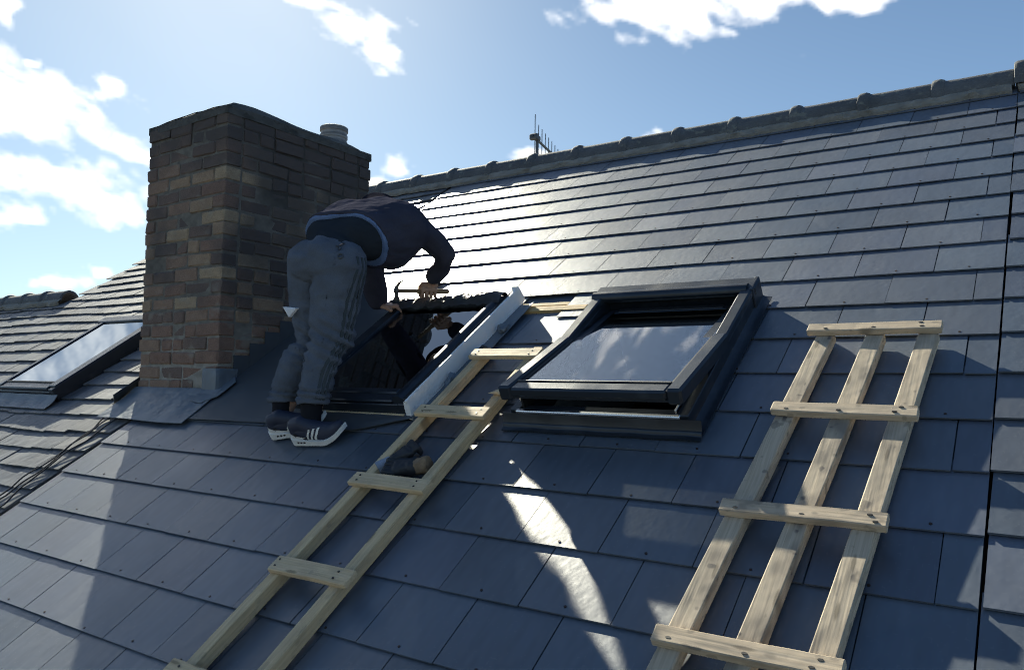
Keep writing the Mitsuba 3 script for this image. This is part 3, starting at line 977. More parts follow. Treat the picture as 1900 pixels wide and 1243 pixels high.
part(WB, "seal_strip", rbox(u1 - 0.058, u1 - 0.050, s0 + 0.02, 1.06, 0.055, 0.086, 0.001), M_ALU)
part(WB, "seal_strip", rbox(u0 + 0.050, u0 + 0.058, s0 + 0.02, 1.06, 0.055, 0.115, 0.001), M_GASKET)
part(WB, "side_flashing", on_roof(sheet(np.linspace(0, 1, 8), np.linspace(s0 - 0.03, s1 + 0.02, 24), lambda a, s: [u1 - 0.001 + 0.045 * a, s, 0.018 + 0.014 * (1 - a) ** 3])), M_CLAD, smooth=40)
part(WB, "side_flashing", on_roof(sheet(np.linspace(0, 1, 8), np.linspace(s0 - 0.03, s1 + 0.02, 24), lambda a, s: [u0 + 0.001 - 0.035 * (1 - a), s, 0.018 + 0.014 * a ** 3])), M_CLAD, smooth=40)
part(WB, "bottom_flashing", on_roof(sheet(np.linspace(u0 - 0.035, u1 + 0.045, 30), np.linspace(0, 1, 16), lambda u, v: [u, s0 - 0.004 - 0.050 * v, 0.014 + 0.052 * (1 - v) ** 3 + 0.006 * math.exp(-((v - 0.45) / 0.07) ** 2) + 0.002 * math.sin(u * 30) * v])), M_CLAD, smooth=40)
part(WB, "reveal", on_roof(cat([box([u0 + 0.02, s0 + 0.02, -0.50], [u0 + 0.04, s1 - 0.02, -0.06]), box([u1 - 0.04, s0 + 0.02, -0.50], [u1 - 0.02, s1 - 0.02, -0.06]), box([u0 + 0.04, s0 + 0.02, -0.50], [u1 - 0.04, s0 + 0.04, -0.06]),
                                box([u0 + 0.04, s1 - 0.04, -0.50], [u1 - 0.04, s1 - 0.02, -0.06])])), M_REVEAL)
sb = part(WB, "sash", sash_place(cat([cbox([u0 - 0.006, -0.515, -0.036], [u0 + 0.052, 0.0, 0.026], 0.009), cbox([u1 - 0.052, -0.515, -0.036], [u1 + 0.006, 0.0, 0.026], 0.009),
                                      cbox([u0 + 0.062, -0.001, -0.030], [u0 + 0.105, 0.37, 0.006], 0.004), cbox([u1 - 0.105, -0.001, -0.030], [u1 - 0.062, 0.37, 0.006], 0.004),
                                      cbox([u0 + 0.051, -0.517, -0.018], [u1 - 0.051, -0.450, 0.019], 0.008), cbox([u0 + 0.105, 0.32, -0.030], [u1 - 0.105, 0.37, 0.008], 0.004),
                                      cbox([u0 + 0.05, -0.505, -0.030], [u1 - 0.05, -0.475, -0.0175], 0.003)])), M_CLAD)
part(sb, "glazing_bead", sash_place(cat([cbox([u0 + 0.050, -0.454, 0.0], [u1 - 0.050, -0.441, 0.0235], 0.003), cbox([u0 + 0.051, -0.445, 0.0], [u0 + 0.064, 0.0, 0.012], 0.002), cbox([u1 - 0.064, -0.445, 0.0], [u1 - 0.051, 0.0, 0.012], 0.002)])), M_GASKET)
pane(sb, u0 + 0.045, u1 - 0.045, -0.455, 0.35, 0.006, sash_place)

# window on the old roof
w = W3
WC = thing("roof_window", "closed pale blue roof window on the old roof left of the chimney", "roof window")
u0, u1, s0, s1 = w["u0"], w["u1"], w["s0"], w["s1"]
part(WC, "frame", on_roof(cat([cbox([u0, s0, -0.03], [u0 + 0.06, s1, 0.080], 0.004), cbox([u1 - 0.06, s0, -0.03], [u1, s1, 0.080], 0.004), cbox([u0 + 0.059, s0, -0.03], [u1 - 0.059, s0 + 0.05, 0.062], 0.004), cbox([u0 - 0.005, s1 - 0.06, -0.03], [u1 + 0.005, s1 + 0.02, 0.098], 0.006)])), M_CLAD)
sc = part(WC, "sash", on_roof(cat([cbox([u0 + 0.052, s0 + 0.03, 0.062], [u0 + 0.10, s1 - 0.05, 0.092], 0.006), cbox([u1 - 0.10, s0 + 0.03, 0.062], [u1 - 0.002, s1 - 0.05, 0.092], 0.006), cbox([u0 + 0.095, s0 + 0.012, 0.060], [u1 - 0.095, s0 + 0.075, 0.084], 0.006)])), M_CLAD)
part(sc, "glazing_bead", rbox(u0 + 0.10, u1 - 0.10, s0 + 0.074, s0 + 0.088, 0.06, 0.092, 0.003), M_GASKET)
pane(sc, u0 + 0.09, u1 - 0.09, s0 + 0.07, s1 - 0.05, 0.083, glass=M_COATED)
part(WC, "bottom_flashing", on_roof(sheet(np.linspace(u0 - 0.05, u1 + 0.04, 20), np.linspace(0, 1, 10), lambda u, v: [u, s0 - 0.002 - 0.12 * v, 0.010 + 0.030 * (1 - v) ** 3 + 0.002 * math.sin(u * 26)])), M_LEAD, smooth=40)
part(WC, "top_flashing", on_roof(sheet(np.linspace(u0 - 0.02, u1 + 0.10, 16), np.linspace(0, 1, 6), lambda u, v: [u, s1 + 0.02 + 0.10 * v, 0.045 - 0.03 * v])), M_LEAD, smooth=40)
part(WC, "side_flashing", on_roof(sheet(np.linspace(0, 1, 6), np.linspace(s0 - 0.02, s1, 20), lambda a, s: [u0 - 0.055 + 0.055 * a, s, 0.008 + 0.02 * a ** 2])), M_LEAD, smooth=40)

# ------------------------------------------------------------------ roof ladders


def timber(L, axis, wdt, thk, seed, bow=0.002, c=0.003):
    """A sawn length with uneven edges, along local x or y, from the origin."""
    n = max(3, int(L / 0.06))
    m = cbox([0, 0, 0], [L, wdt, thk], c) if axis == "u" else cbox([0, 0, 0], [wdt, L, thk], c)
    for _ in range(3): m = m.subdivide()
    return wobble(m, bow, 9.0 if axis == "u" else 9.0, seed)


def spin(m, a, c):
    q = m.copy(); v = q.vertices - [c[0], c[1], 0]
    q.vertices = np.stack([v[:, 0] * math.cos(a) - v[:, 1] * math.sin(a), v[:, 0] * math.sin(a) + v[:, 1] * math.cos(a), v[:, 2]], -1) + [c[0], c[1], 0]
    return q


LA = thing("roof_ladder", "fresh pale timber roof ladder with two rails running up between the two dark windows", "ladder")
for i, uu in enumerate((1.598, 1.890)):
    m = timber(2.72, "s", 0.046, 0.046, 60 + i); m.apply_translation([uu, -1.62, 0.0165])
    part(LA, "rail", on_roof(m), W_NEW_S)
nails = []
for i, ss in enumerate((-1.27, -0.815, -0.362, 0.090, 0.540, 0.990)):
    m = timber(0.375 + 0.01 * (i % 2), "u", 0.066, 0.021, 70 + i); m.apply_translation([1.583 + rng.normal(0, 0.006), ss, 0.0635])
    m = spin(m, rng.normal(0, 0.012), (1.77, ss))
    part(LA, "rung", on_roof(m), W_NEW_U)
    for uu in (1.622, 1.913):
        for dd in (0.018, 0.046):
            c = trimesh.creation.cylinder(0.0042, 0.003, sections=8); c.apply_translation([uu + rng.normal(0, 0.004), ss + dd, 0.0855]); nails.append(c)
part(LA, "nail", on_roof(cat(nails)), M_SHOEBLACK, kind="stuff")
chips = []
for (a, b) in (((1.90, 0.72, 0.060), 11), ((1.925, 0.735, 0.066), 12)):
    m = trimesh.convex.convex_hull(np.array(a) + rng.normal(0, 1, (9, 3)) * [0.018, 0.028, 0.010]); chips.append(m)
part(LA, "splinter", on_roof(cat(chips)), W_NEW_S)

LB = thing("roof_ladder", "weathered grey timber roof ladder with three rails right of the open window", "ladder")
ROT = -0.060
for i, (uu, top) in enumerate(((3.112, 1.17), (3.284, 1.17), (3.452, 1.185))):
    m = timber(3.0, "s", 0.060, 0.042, 90 + i, 0.003); m.apply_translation([uu, top - 3.0, 0.0165])
    part(LB, "rail", on_roof(spin(m, ROT, (3.30, 1.17))), W_OLD_S)
nails = []
for i, (ss, ua, ub) in enumerate(((1.145, 3.080, 3.526), (0.640, 3.066, 3.502), (0.158, 3.039, 3.482), (-0.318, 3.009, 3.453), (-0.80, 2.98, 3.425))):
    m = timber(ub - ua, "u", 0.052, 0.025, 110 + i, 0.003); m.apply_translation([ua, ss, 0.0595])
    m = spin(m, (-0.004, -0.012, 0.012, 0.014, 0.01)[i], ((ua + ub) / 2, ss))
    part(LB, "rung", on_roof(m), W_OLD_U)
    for uu in (ua + 0.05, (ua + ub) / 2 + 0.01, ub - 0.05):
        for q in range(1 + int(uu > ub - 0.1)):
            c = trimesh.creation.cylinder(0.0034, 0.0024, sections=9); c.apply_scale([2.2, 1, 1]); c.apply_translation([uu + rng.normal(0, 0.012), ss + 0.014 + 0.024 * q, 0.0855]); nails.append(c)
part(LB, "nail", on_roof(cat(nails)), M_SHOEBLACK, kind="stuff")

# ------------------------------------------------------------------ cables, offcut, aerial
WHICH = ("leftmost", "middle", "rightmost")
for i in range(3):
    ss = np.linspace(0.46, -0.62, 40)
    uu = -0.80 + 0.045 * i + 0.16 * (0.46 - ss) ** 1.2 * (1 - 0.5 * (i == 1)) * 0.45 + 0.022 * np.sin(ss * 9 + i * 2.2) + 0.012 * np.sin(ss * 23 + i)
    single("cable", on_roof(tube(np.stack([uu, ss, 0.015 + 0.004 * np.abs(np.sin(ss * 18 + i))], -1), 0.0042, 6)), M_CABLE,
           f"{WHICH[i]} of three loose black cables trailing down the old roof below the chimney", "cable", smooth=40, group="black cables on the old roof")
AE = thing("television_aerial", "thin television aerial on a pole sticking up behind the ridge", "aerial")
part(AE, "pole", lifted(tube([[-0.45, 4.43, 2.1], [-0.445, 4.43, 3.06]], 0.016, 10)), M_AERIAL, smooth=40)
b0, b1 = np.array([-0.45, 4.34, 3.022]), np.array([-0.700, 5.26, 3.040])
part(AE, "boom", lifted(tube([b0, b1], 0.013, 8)), M_AERIAL, smooth=40)
part(AE, "clamp", lifted(cat([cbox([-0.495, 4.35, 2.985], [-0.405, 4.40, 3.045], 0.01), cbox([-0.475, 4.40, 2.99], [-0.425, 4.47, 3.04], 0.008)])), M_AERIAL)
for i, k in enumerate(np.linspace(0.10, 0.97, 8)):
    p = b0 + (b1 - b0) * k; ln = 0.17 - 0.07 * k
    part(AE, "element", lifted(tube([p - [0, 0, ln], p + [0, 0, ln * (1.1 if i else 1.5)]], 0.0045, 5)), M_AERIAL)
# ------------------------------------------------------------------ the worker
MAN = thing("person", "person in dark jacket and striped grey trousers bending over the left window with a hammer", "person")


def P(*a): return np.array(a, float)


J = dict(hipR=P(1.162, .362, 1.065), thR=P(1.112, .362, .898), kneeR=P(1.092, .372, .705), shR=P(1.073, .318, .569), cuffR=P(1.066, .296, .425), ankR=P(1.052, .300, .330),
         hipL=P(.958, .364, 1.075), thL=P(.912, .396, .886), kneeL=P(.918, .440, .692), shL_=P(.868, .368, .576), cuffL=P(.824, .330, .434), ankL=P(.815, .330, .335),
         pel=P(1.052, .40, 1.15), waistL=P(.915, .470, 1.215), waistR=P(1.120, .490, 1.190), chestL=P(.890, .715, 1.297), chestR=P(1.132, .740, 1.258), upb=P(.930, .828, 1.358),
         shL=P(.789, .810, 1.372), shR_=P(1.160, .812, 1.300), elR=P(1.225, 1.007, 1.176), wrR=P(1.078, 1.100, 1.072), haR=P(1.018, 1.119, 1.027),
         elL=P(.742, .969, 1.116), wrL=P(.692, 1.069, .963), haL=P(.705, 1.125, .918), neck=P(.830, .931, 1.395), head=P(.745, 1.005, 1.432))
SPINE = P(-.233, .844, .482)


def shell(bones, edge, iters, trims=(), amp=0.0, scale=8.0, seed=0, stretch=(1, 1, 1)):
    hs = [m3.Manifold.hull_points(np.vstack([ball_pts(p, r) for p, r in b])) for b in bones]
    m = m3.Manifold.batch_boolean(hs, m3.OpType.Add)
    for n, off in trims: m = m.trim_by_plane([float(q) for q in n], float(off))
    m = m.refine_to_length(edge)
    t = man2tri(m); t = trimesh.Trimesh(t.vertices, t.faces, process=True)
    trimesh.smoothing.filter_taubin(t, lamb=0.5, nu=0.52, iterations=iters)
    return wrinkle(t, amp, scale, seed, stretch) if amp else t


# body under the clothes, one surface from skull to ankles
f = P(.25, .25, -.93); f /= np.linalg.norm(f)
kx = SPINE - f * (SPINE @ f); kx /= np.linalg.norm(kx)
sd = np.cross(f, kx)
H = J["head"]


def hd(a, b, c): return H + f * a + kx * b + sd * c


body = [[(hd(-.01, .02, 0), .092), (hd(.02, .0, 0), .085)], [(hd(.02, .0, 0), .082), (hd(.045, -.075, 0), .048)], [(hd(.085, .018, 0), .012), (hd(.108, -.022, 0), .015)],
        [(hd(.0, -.01, .088), .014), (hd(-.012, .012, .096), .012), (hd(-.004, -.02, .092), .010)], [(hd(.0, -.01, -.088), .014), (hd(-.012, .012, -.096), .012), (hd(-.004, -.02, -.092), .010)],
        [(hd(.078, -.058, .012), .010), (hd(.078, -.058, -.012), .010), (hd(.07, -.06, 0), .016)], [(H - kx * .05, .06), (J["neck"], .062), (J["upb"], .07)],
        [(J["upb"], .10), (J["shL"], .06), (J["shR_"], .06)], [(J["upb"], .085), (J["chestL"], .10), (J["chestR"], .10)], [(J["chestL"], .095), (J["chestR"], .10), (J["pel"] - P(0, .0, .03), .075)],
        [(J["pel"] - P(0, .0, .03), .075), (J["hipL"], .080), (J["hipR"], .080)]]
for s in "RL":
    body += [[(J["hip" + s], .085), (J["knee" + s], .058)], [(J["knee" + s], .056), (J["ank" + s], .036)]]
    body += [[(J["shR_" if s == "R" else "shL"], .044), (J["el" + s] - P(0, 0, .0), .031)], [(J["el" + s], .031), (J["wr" + s], .026)]]
part(MAN, "body", lifted(skin(body, 0.018, 5)), M_SKIN, smooth=True)
for c in (.034, -.034):
    e = trimesh.creation.icosphere(subdivisions=2, radius=.012); e.apply_translation(hd(.082, .014, c)); part(MAN, "eye", lifted(e), M_SHOEBLACK, smooth=True)
hood = shell([[(hd(-.02, .02, 0), .112), (hd(.0, .04, 0), .105)], [(hd(-.03, .0, 0), .105), (J["neck"] - f * .02, .092), (J["upb"] - f * .03 + SPINE * .03, .09)]], 0.018, 4, [(-f, -(f @ H) - .045)], .010, 9.0, 3)
part(MAN, "hood", lifted(hood), M_HAIR, smooth=True)

# trousers
tr = [[(J["hipL"] - P(0, 0, .02), .110), (J["hipR"] - P(.006, 0, .02), .114), (J["pel"] + P(0, .02, -.01), .108)], [(J["hipL"] + P(.03, -.03, -.015), .108), (J["hipR"] + P(-.04, -.03, -.005), .112), (J["pel"] + SPINE * .06, .112)],
      [(J["hipR"] - P(.008, 0, .02), .115), (J["thR"], .112)], [(J["thR"], .112), (J["kneeR"], .092)], [(J["kneeR"], .090), (J["shR"], .076)], [(J["shR"], .076), (J["cuffR"], .068)], [(J["cuffR"], .071), (J["cuffR"] - P(.004, 0, .028), .068)],
      [(J["kneeR"], .08), (P(1.150, .400, .690), .045), (P(1.115, .38, .80), .08)],
      [(J["hipL"] - P(0, 0, .02), .112), (J["thL"], .104)], [(J["thL"], .108), (J["kneeL"], .092)], [(J["kneeL"], .092), (J["shL_"], .080)], [(J["shL_"], .080), (J["cuffL"], .069)], [(J["cuffL"], .069), (J["cuffL"] - P(.006, 0, .02), .068)]]
PT = P(1.08, .36, 1.132); NT = P(-.12, .42, .90); NT /= np.linalg.norm(NT)
trou = shell(tr, 0.013, 6, [(-NT, -(PT @ NT)), ((0, 0, 1.0), .405)])
v = trou.vertices
zz = v[:, 2]
for knee, amp in (("R", 1.0), ("L", 1.0)):
    d = np.linalg.norm(v - J["knee" + knee] - P(0, 0, -.02), axis=1)
    band = np.exp(-(d / .13) ** 2)
    v = v + np.array(trou.vertex_normals) * (band * .011 * np.sin((zz + v[:, 0] * .45 + v[:, 1] * .3) * 118 + 3 * meshkit.fbm(v * 6, 2, 4)))[:, None]
low = np.exp(-((zz - .45) / .030) ** 2)
v = v + np.array(trou.vertex_normals) * (low * .011 * np.sin(zz * 210 + v[:, 0] * 25))[:, None]
trou.vertices = v
trou = wrinkle(trou, .018, 7.5, 12, (1, 1, .6))
trou = wrinkle(trou, .009, 18.0, 32, (.8, .8, 1.2))
TR = part(MAN, "trousers", lifted(trou), M_TROUSER, smooth=True)


def ribbon_on(mesh, axis_pts, dirs, width, lift):
    """A flat tape laid on the mesh along the points where the directions leave the axis."""
    v = np.asarray(mesh.vertices); vn = np.asarray(mesh.vertex_normals)
    ctr, nor = [], []
    for p, d, t in zip(axis_pts, dirs, np.gradient(np.asarray(axis_pts), axis=0)):
        t = t / np.linalg.norm(t); d = d - t * (d @ t); d /= np.linalg.norm(d)
        q = v - p; al = np.abs(q @ t); rad = q - np.outer(q @ t, t); rl = np.linalg.norm(rad, axis=1) + 1e-9
        c = (rad @ d) / rl
        w = np.exp(-(al / .010) ** 2) * np.exp(-((1 - c) / .006) ** 2) * (rl < .22)
        w = w / (w.sum() + 1e-12)
        ctr.append(p + d * (w @ rl)); n = w @ vn; nor.append(n / (np.linalg.norm(n) + 1e-9))
    ctr, nor = np.array(ctr), np.array(nor)
    for _ in range(2): ctr[1:-1] = (ctr[:-2] + 2 * ctr[1:-1] + ctr[2:]) / 4
    tan = np.gradient(ctr, axis=0); side = np.cross(tan, nor); side /= np.linalg.norm(side, axis=1, keepdims=True)
    V, F = [], []
    for c, n, s in zip(ctr, nor, side):
        V += [c - s * width / 2 + n * lift, c + s * width / 2 + n * lift, c + s * width / 2 - n * .006, c - s * width / 2 - n * .006]
    for i in range(len(ctr) - 1):
        for k in range(4):
            a, b = i * 4 + k, i * 4 + (k + 1) % 4
            F += [[a, b, b + 4], [a, b + 4, a + 4]]
    return trimesh.Trimesh(np.array(V), np.array(F), process=False)


axis = np.array([J["hipR"] + P(0, 0, .03), J["thR"], J["kneeR"], J["shR"], J["cuffR"]])
tt = np.linspace(0, 4, 44)
ax = np.stack([np.interp(tt, range(5), axis[:, k]) for k in range(3)], -1)
for i in range(3):
    phi = np.radians(np.linspace(-4, -30, 44) + 15 * i)
    part(TR, "side_stripe", lifted(ribbon_on(trou, ax, [P(math.cos(q), math.sin(q), 0) for q in phi], .013, .0035)), M_STRIPE, smooth=40)
tor = trimesh.creation.torus(.011, .0035, 20, 8)
dv = P(1.297, .285, 1.06) - J["hipR"]
q = trou.vertices - J["hipR"]; best = np.argmin(np.linalg.norm(trou.vertices - P(1.247, .262, 1.073), axis=1))
nrm = trou.vertex_normals[best]
tor.apply_transform(trimesh.geometry.align_vectors([0, 0, 1], nrm)); tor.apply_translation(trou.vertices[best] + nrm * .003)
part(TR, "pocket_eyelet", lifted(tor), M_STEEL, smooth=True)
tri = np.array([[.886, .255, .850], [.948, .282, .842], [.912, .270, .802]])
tm = trimesh.convex.convex_hull(np.vstack([tri, tri + [.004, .014, .002], [tri.mean(0) + [-.008, -.012, 0]]]))
part(TR, "pocket_lining", lifted(tm), M_POCKET, label="white pocket lining hanging out")

# undershirt, hem and jacket
torso = lambda g: [[(J["pel"] + SPINE * .02 - P(0, 0, .02), .112 + g), (J["waistL"], .100 + g), (J["waistR"], .108 + g)], [(J["waistL"], .098 + g), (J["waistR"], .112 + g), (J["chestL"] - P(.03, 0.02, .0), .138 + g), (J["chestR"], .150 + g)],
                   [(J["chestL"], .128 + g), (J["chestR"], .150 + g), (J["upb"], .108 + g)]]
bel = [[(J["waistR"] - P(-.01, 0, .035), .095), (J["chestR"] - P(.0, .02, .06), .112), (J["waistL"] - P(0, 0, .02), .08)]]
part(MAN, "undershirt", lifted(shell(torso(-.008) + [[(J["pel"] - P(0, .01, .03), .104), (J["hipL"] + P(.03, 0, .02), .088), (J["hipR"] + P(-.03, 0, .02), .088)]], 0.020, 5, [(-SPINE, -((J["upb"] - SPINE * .1) @ SPINE))], .007, 9.0, 61)), M_VEST, smooth=True)
HP = J["pel"] + SPINE * .118
tilt = SPINE + P(.10, 0, .12); tilt /= np.linalg.norm(tilt)
hem_lo = HP @ tilt
part(MAN, "shirt_hem", lifted(shell(torso(.007) + bel, 0.014, 4, [(tilt, hem_lo - .014), (-tilt, -(hem_lo + .06))], .006, 10.0, 71)), M_HEM, smooth=True, label="pale blue shirt hem showing under the jacket")
jk = torso(.014) + [[(c[0], c[1] + .012) for c in bel[0]]]
jk += [[(J["upb"], .118), (J["shL"], .088), (J["chestL"], .13)], [(J["upb"], .118), (J["shR_"], .094), (J["chestR"], .15)], [(J["upb"] + SPINE * .05, .10), (J["neck"], .082)],
       [(J["shR_"], .094), ((J["shR_"] + J["elR"]) / 2 + P(0, 0, .012), .070)], [((J["shR_"] + J["elR"]) / 2 + P(0, 0, .012), .070), (J["elR"], .057)], [(J["elR"], .057), ((J["elR"] + J["wrR"]) / 2 + P(.012, .008, 0), .046)], [((J["elR"] + J["wrR"]) / 2 + P(.012, .008, 0), .046), (J["wrR"] + (J["elR"] - J["wrR"]) * .12, .039)],
       [(J["shL"], .088), (J["elL"], .075)], [(J["elL"], .075), (J["wrL"] + (J["elL"] - J["wrL"]) * .1, .054)], [(J["shL"], .09), ((J["elL"] + J["shL"]) / 2 + P(.05, -.04, 0), .08), (J["chestL"] - P(0, -.05, .1), .09)]]
jack = shell(jk, 0.014, 6, [(tilt, hem_lo)])
jack = wrinkle(jack, .016, 6.5, 81, (1.3, .7, 1))
jack = wrinkle(jack, .006, 12.0, 91, (1.3, .6, 1))
part(MAN, "jacket", lifted(jack), M_JACKET, smooth=True)


# hands: palm, five bent fingers, wrist running up into the sleeve
def hand_mesh(bones): return skin(bones, 0.004, 4)


hh0, hh1 = P(.894, 1.010, 1.007), P(1.093, 1.196, 1.014)
a = hh1 - hh0; a /= np.linalg.norm(a)
hc = hh0 + (hh1 - hh0) * .64
wd = J["wrR"] + P(.0, .0, .02) - hc; wd -= a * (wd @ a); wd /= np.linalg.norm(wd)
bd = np.cross(a, wd)
if bd @ (EYE - [0, 0, Z0] - hc) < 0: sgn = -1
else: sgn = 1


def ringp(ang, r, off): return hc + a * off + wd * (r * math.cos(math.radians(ang))) + bd * (sgn * r * math.sin(math.radians(ang)))


fist = [[(J["wrR"] + (J["elR"] - J["wrR"]) * .3, .030), (J["wrR"], .027)], [(J["wrR"], .027), (ringp(-10, .042, .012), .023)],
        [(ringp(-20, .036, -.032), .017), (ringp(-20, .036, .034), .016), (ringp(10, .046, 0), .020)], [(ringp(45, .036, -.034), .013), (ringp(45, .036, .034), .012), (ringp(-10, .040, .0), .018)]]
for i, (off, r) in enumerate(((-.036, .0098), (-.012, .0102), (.012, .0098), (.034, .0086))):
    angs = [48, 92, 140, 190, 228 - 8 * i]
    rad = [.036, .030, .0262, .0255, .0250]
    for (a0, r0), (a1, r1) in zip(zip(angs, rad), zip(angs[1:], rad[1:])):
        fist.append([(ringp(a0, r0, off), r), (ringp(a1, r1, off), r * .95)])
th = [ringp(-25, .036, -.030), ringp(-75, .031, -.046), ringp(-130, .028, -.050), ringp(-178, .029, -.046)]
for p0, p1, r in zip(th, th[1:], (.0135, .0115, .0105)): fist.append([(p0, r), (p1, r * .93)])
part(MAN, "hand", lifted(hand_mesh(fist)), M_SKIN, smooth=True)
fx = P(.78, .60, -.12); fx /= np.linalg.norm(fx)
up = P(-.05, -.40, .9); up -= fx * (up @ fx); up /= np.linalg.norm(up)
sx = np.cross(up, fx)
c0 = J["wrL"] + fx * .018 - up * .012
lh = [[(J["wrL"] + (J["elL"] - J["wrL"]) * .3, .031), (J["wrL"], .027)], [(J["wrL"], .026), (c0 + fx * .015, .020)], [(c0 + sx * .026, .015), (c0 - sx * .026, .015), (c0 + fx * .062 + sx * .032, .012), (c0 + fx * .066 - sx * .032, .012)]]
for i, (o, L) in enumerate(((-.031, .062), (-.010, .074), (.011, .070), (.031, .056))):
    p0 = c0 + fx * .066 + sx * o
    p1 = p0 + fx * L * .45 + up * .008; p2 = p1 + fx * L * .32 - up * .014; p3 = p2 + fx * L * .2 - up * .018
    lh += [[(p0, .0105), (p1, .0098)], [(p1, .0098), (p2, .0090)], [(p2, .0090), (p3, .0080)]]
p0 = c0 + fx * .01 - sx * .030; p1 = p0 + fx * .030 - sx * .022; p2 = p1 + fx * .030 - sx * .006 - up * .012
lh += [[(p0, .0150), (p1, .0118)], [(p1, .0118), (p2, .0100)]]
part(MAN, "hand", lifted(hand_mesh(lh)), M_SKIN, smooth=True)

# socks and shoes
for s in "RL":
    sk = [[(J["cuff" + s] + P(0, 0, .03), .050), (J["ank" + s], .047)], [(J["ank" + s], .047), (J["ank" + s] + P(.0, .012, -.07), .043)]]
    part(MAN, "sock", lifted(shell(sk, 0.010, 3, (), .004, 14.0, 5)), M_SOCK, smooth=True)


def shoe(ou, os_, head, oh, lat, roll=0.0):
    """lat: -1 if the outer side faces down the slope. Local x runs heel to toe, z out of the roof."""
    ca, sa = math.cos(head), math.sin(head)

    def place(m):
        v = np.array(m.vertices)
        v[:, 2] += np.where(v[:, 0] > .19, 3.2 * (v[:, 0] - .19) ** 2, 0)
        y, z = v[:, 1] * math.cos(roll) - v[:, 2] * math.sin(roll), v[:, 1] * math.sin(roll) + v[:, 2] * math.cos(roll)
        q = m.copy(); q.vertices = rf(np.stack([ou + v[:, 0] * ca - y * sa, os_ + v[:, 0] * sa + y * ca, oh + z], -1)); return q
    out = unary_union([sg.Point(.042, 0).buffer(.039), sg.Point(.12, .004).buffer(.040), sg.Point(.215, .002).buffer(.050), sg.Point(.270, .006).buffer(.040)])
    hull = out.convex_hull
    hull = hull.buffer(.004)
    so = trimesh.creation.extrude_polygon(hull, .024, engine="earcut")
    so = so.subdivide_to_size(.012)
    sv = so.vertices; sv[:, 2] += (sv[:, 2] > .02) * np.clip((.12 - sv[:, 0]) / .12, 0, 1) * .012
    so.vertices = sv
    sole = part(MAN, "shoe", place(so), M_SHOEWHITE, smooth=50, label="navy trainer with a white sole and three white side stripes")
    up_ = skin([[((.043, 0, .03), .036), ((.048, 0, .085), .036)], [((.048, 0, .085), .036), ((.085, 0, .092), .037)], [((.048, 0, .05), .038), ((.13, 0, .058), .039)], [((.085, 0, .092), .036), ((.15, 0, .062), .036)],
                [((.13, 0, .05), .041), ((.215, .002, .034), .044)], [((.15, 0, .06), .036), ((.22, .002, .04), .040)], [((.215, .002, .034), .044), ((.268, .004, .028), .036)]], .0042, 4)
    mm = m3.Manifold(m3.Mesh(np.asarray(up_.vertices, np.float32), np.asarray(up_.faces, np.uint32))).trim_by_plane([0, 0, 1.0], .012)
    up_ = man2tri(mm)
    up_ = trimesh.Trimesh(up_.vertices, up_.faces, process=True)
    part(sole, "upper", place(up_), M_SHOE, smooth=True)

    def patch(name, cond, mt, lift=.0022):
        c = up_.triangles_center
        sel = cond(c)
        if sel.sum() < 4: return
        sub = up_.submesh([np.where(sel)[0]], append=True, repair=False)
        n = trimesh.Trimesh(up_.vertices, up_.faces, process=False).vertex_normals
        idx = np.unique(up_.faces[sel])
        fwd = up_.copy(); fwd.vertices = up_.vertices + n * lift
        sub = fwd.submesh([np.where(sel)[0]], append=True, repair=False)
        part(sole, name, place(sub), mt, smooth=True)
    patch("heel_panel", lambda c: (c[:, 0] < .14) & (c[:, 2] < .070 - c[:, 0] * .32) & (c[:, 2] > .02), M_SHOEWHITE)
    for i in range(3):
        patch("stripe", lambda c, i=i: (np.abs(c[:, 0] - (.128 + .024 * i) - .55 * (c[:, 2] - .04)) < .0062) & (c[:, 2] < .078) & (c[:, 2] > .030) & (lat * c[:, 1] > .012), M_SHOEWHITE, .0030)
    for i, xx in enumerate((.062, .080, .098)):
        d = trimesh.creation.icosphere(subdivisions=2, radius=.006); d.apply_scale([1.1, .4, .75]); yy = lat * (.0455 if xx < .07 else .0465)
        d.apply_translation([xx, yy, .018]); part(sole, "sole_hole", place(d), M_SHOEBLACK, smooth=True)
    lg = []
    for dx, dz, sc in ((0, .008, 1.0), (-.007, .004, .8), (.007, .004, .8), (0, -.002, .7)):
        d = trimesh.creation.icosphere(subdivisions=2, radius=.0055 * sc); d.apply_scale([.7, .45, 1.2]); d.apply_translation([.060 + dx, lat * .041, .052 + dz]); lg.append(d)
    part(sole, "emblem", place(cat(lg)), M_SHOEBLACK, smooth=True)


shoe(.950, .384, math.radians(8), .017, -1)
shoe(.768, .402, math.radians(20), .017, -1)

# hammer
HM = thing("hammer", "claw hammer with a brown handle gripped in the worker's right hand", "hammer")
part(HM, "handle", lifted(trimesh.convex.convex_hull(np.vstack([ball_pts(hh0 + a * .01, .010), ball_pts(hh0 + a * .12, .0105)]))), M_HANDLE, smooth=40)
part(HM, "grip", lifted(trimesh.convex.convex_hull(np.vstack([ball_pts(hh0 + a * .115, .0125), ball_pts(hh0 + a * .2, .0155), ball_pts(hh1, .0145)]))), M_HANDLE, smooth=40)
zz_ = P(0, 0, 1.0) - a * a[2]; zz_ /= np.linalg.norm(zz_)
zz_ = zz_ * .96 + np.cross(a, zz_) * .2
face = tube([hh0 + zz_ * .004, hh0 - zz_ * .030, hh0 - zz_ * .034, hh0 - zz_ * .052, hh0 - zz_ * .054], [.011, .010, .0145, .0145, .013], 16)
part(HM, "hammer_head", lifted(cat([face, trimesh.convex.convex_hull(np.vstack([ball_pts(hh0, .014), ball_pts(hh0 + zz_ * .018, .011), ball_pts(hh0 - a * .004, .015)]))])), M_STEEL, smooth=40)
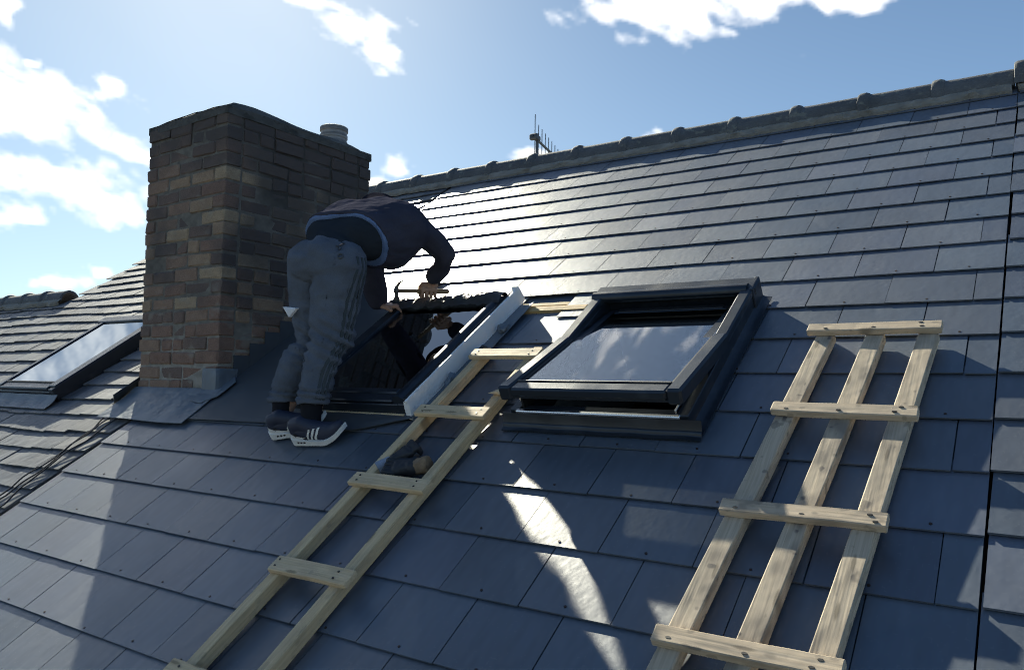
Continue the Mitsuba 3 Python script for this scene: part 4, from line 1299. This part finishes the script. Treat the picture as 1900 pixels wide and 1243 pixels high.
for q in (-1, 1):
    lat_ = np.cross(a, zz_) * q
    part(HM, "claw", lifted(tube([hh0 + zz_ * .014 + lat_ * .004, hh0 + zz_ * .034 + lat_ * .007 + a * .006, hh0 + zz_ * .050 + lat_ * .010 + a * .020, hh0 + zz_ * .058 + lat_ * .011 + a * .034], [.009, .0075, .005, .002], 10)), M_STEEL, smooth=40)


# ------------------------------------------------------------------ work gloves between the rails
def glove(cu, cs, ang, seed, main, cuff, label, curl=1.0, size=1.0):
    ca, sa = math.cos(ang), math.sin(ang)

    def pl(m):
        v = np.array(m.vertices) * size
        q = m.copy(); q.vertices = rf(np.stack([cu + v[:, 0] * ca - v[:, 1] * sa, cs + v[:, 0] * sa + v[:, 1] * ca, .017 + np.maximum(v[:, 2], -.004)], -1)); return q
    b = [[((0, 0, .026), .026), ((.055, .014, .034), .024), ((.055, -.018, .034), .024)], [((-.02, 0, .024), .026), ((0, 0, .026), .030)]]
    for i, o in enumerate((-.030, -.010, .010, .028)):
        p0, p1, p2 = P(.065, o, .034), P(.098, o * 1.15, .040 + .012 * curl), P(.108 - .012 * curl, o * 1.2, .016)
        b += [[(p0, .0125), (p1, .0115)], [(p1, .0115), (p2, .0105)]]
    b += [[((.01, -.03, .026), .014), ((.045, -.055, .020), .012)], [((.045, -.055, .020), .012), ((.07, -.052, .014), .011)]]
    k = thing("work_glove", label, "work glove")
    part(k, "palm", pl(wobble(skin(b, .006, 3), .006, 26.0, seed)), main, smooth=True)
    c = skin([[((-.030, 0, .026), .029), ((-.075, .004, .030), .033)]], .006, 2)
    mm = m3.Manifold(m3.Mesh(np.asarray(c.vertices, np.float32), np.asarray(c.faces, np.uint32))).trim_by_plane([1.0, 0, 0], -.082).trim_by_plane([-1.0, 0, 0], .018)
    part(k, "cuff", pl(wobble(man2tri(mm), .008, 30.0, seed + 4)), cuff, smooth=40)


glove(1.775, .250, math.radians(200), 5, M_GLOVE, M_GLOVECUFF, "dark crumpled work glove on the slates, right one of two between the ladder rails", .9, 1.0)
glove(1.668, .285, math.radians(60), 9, M_GLOVE, M_GLOVEGREY, "dark crumpled glove with a grey blue cuff, left one of two between the ladder rails", .6, .95)
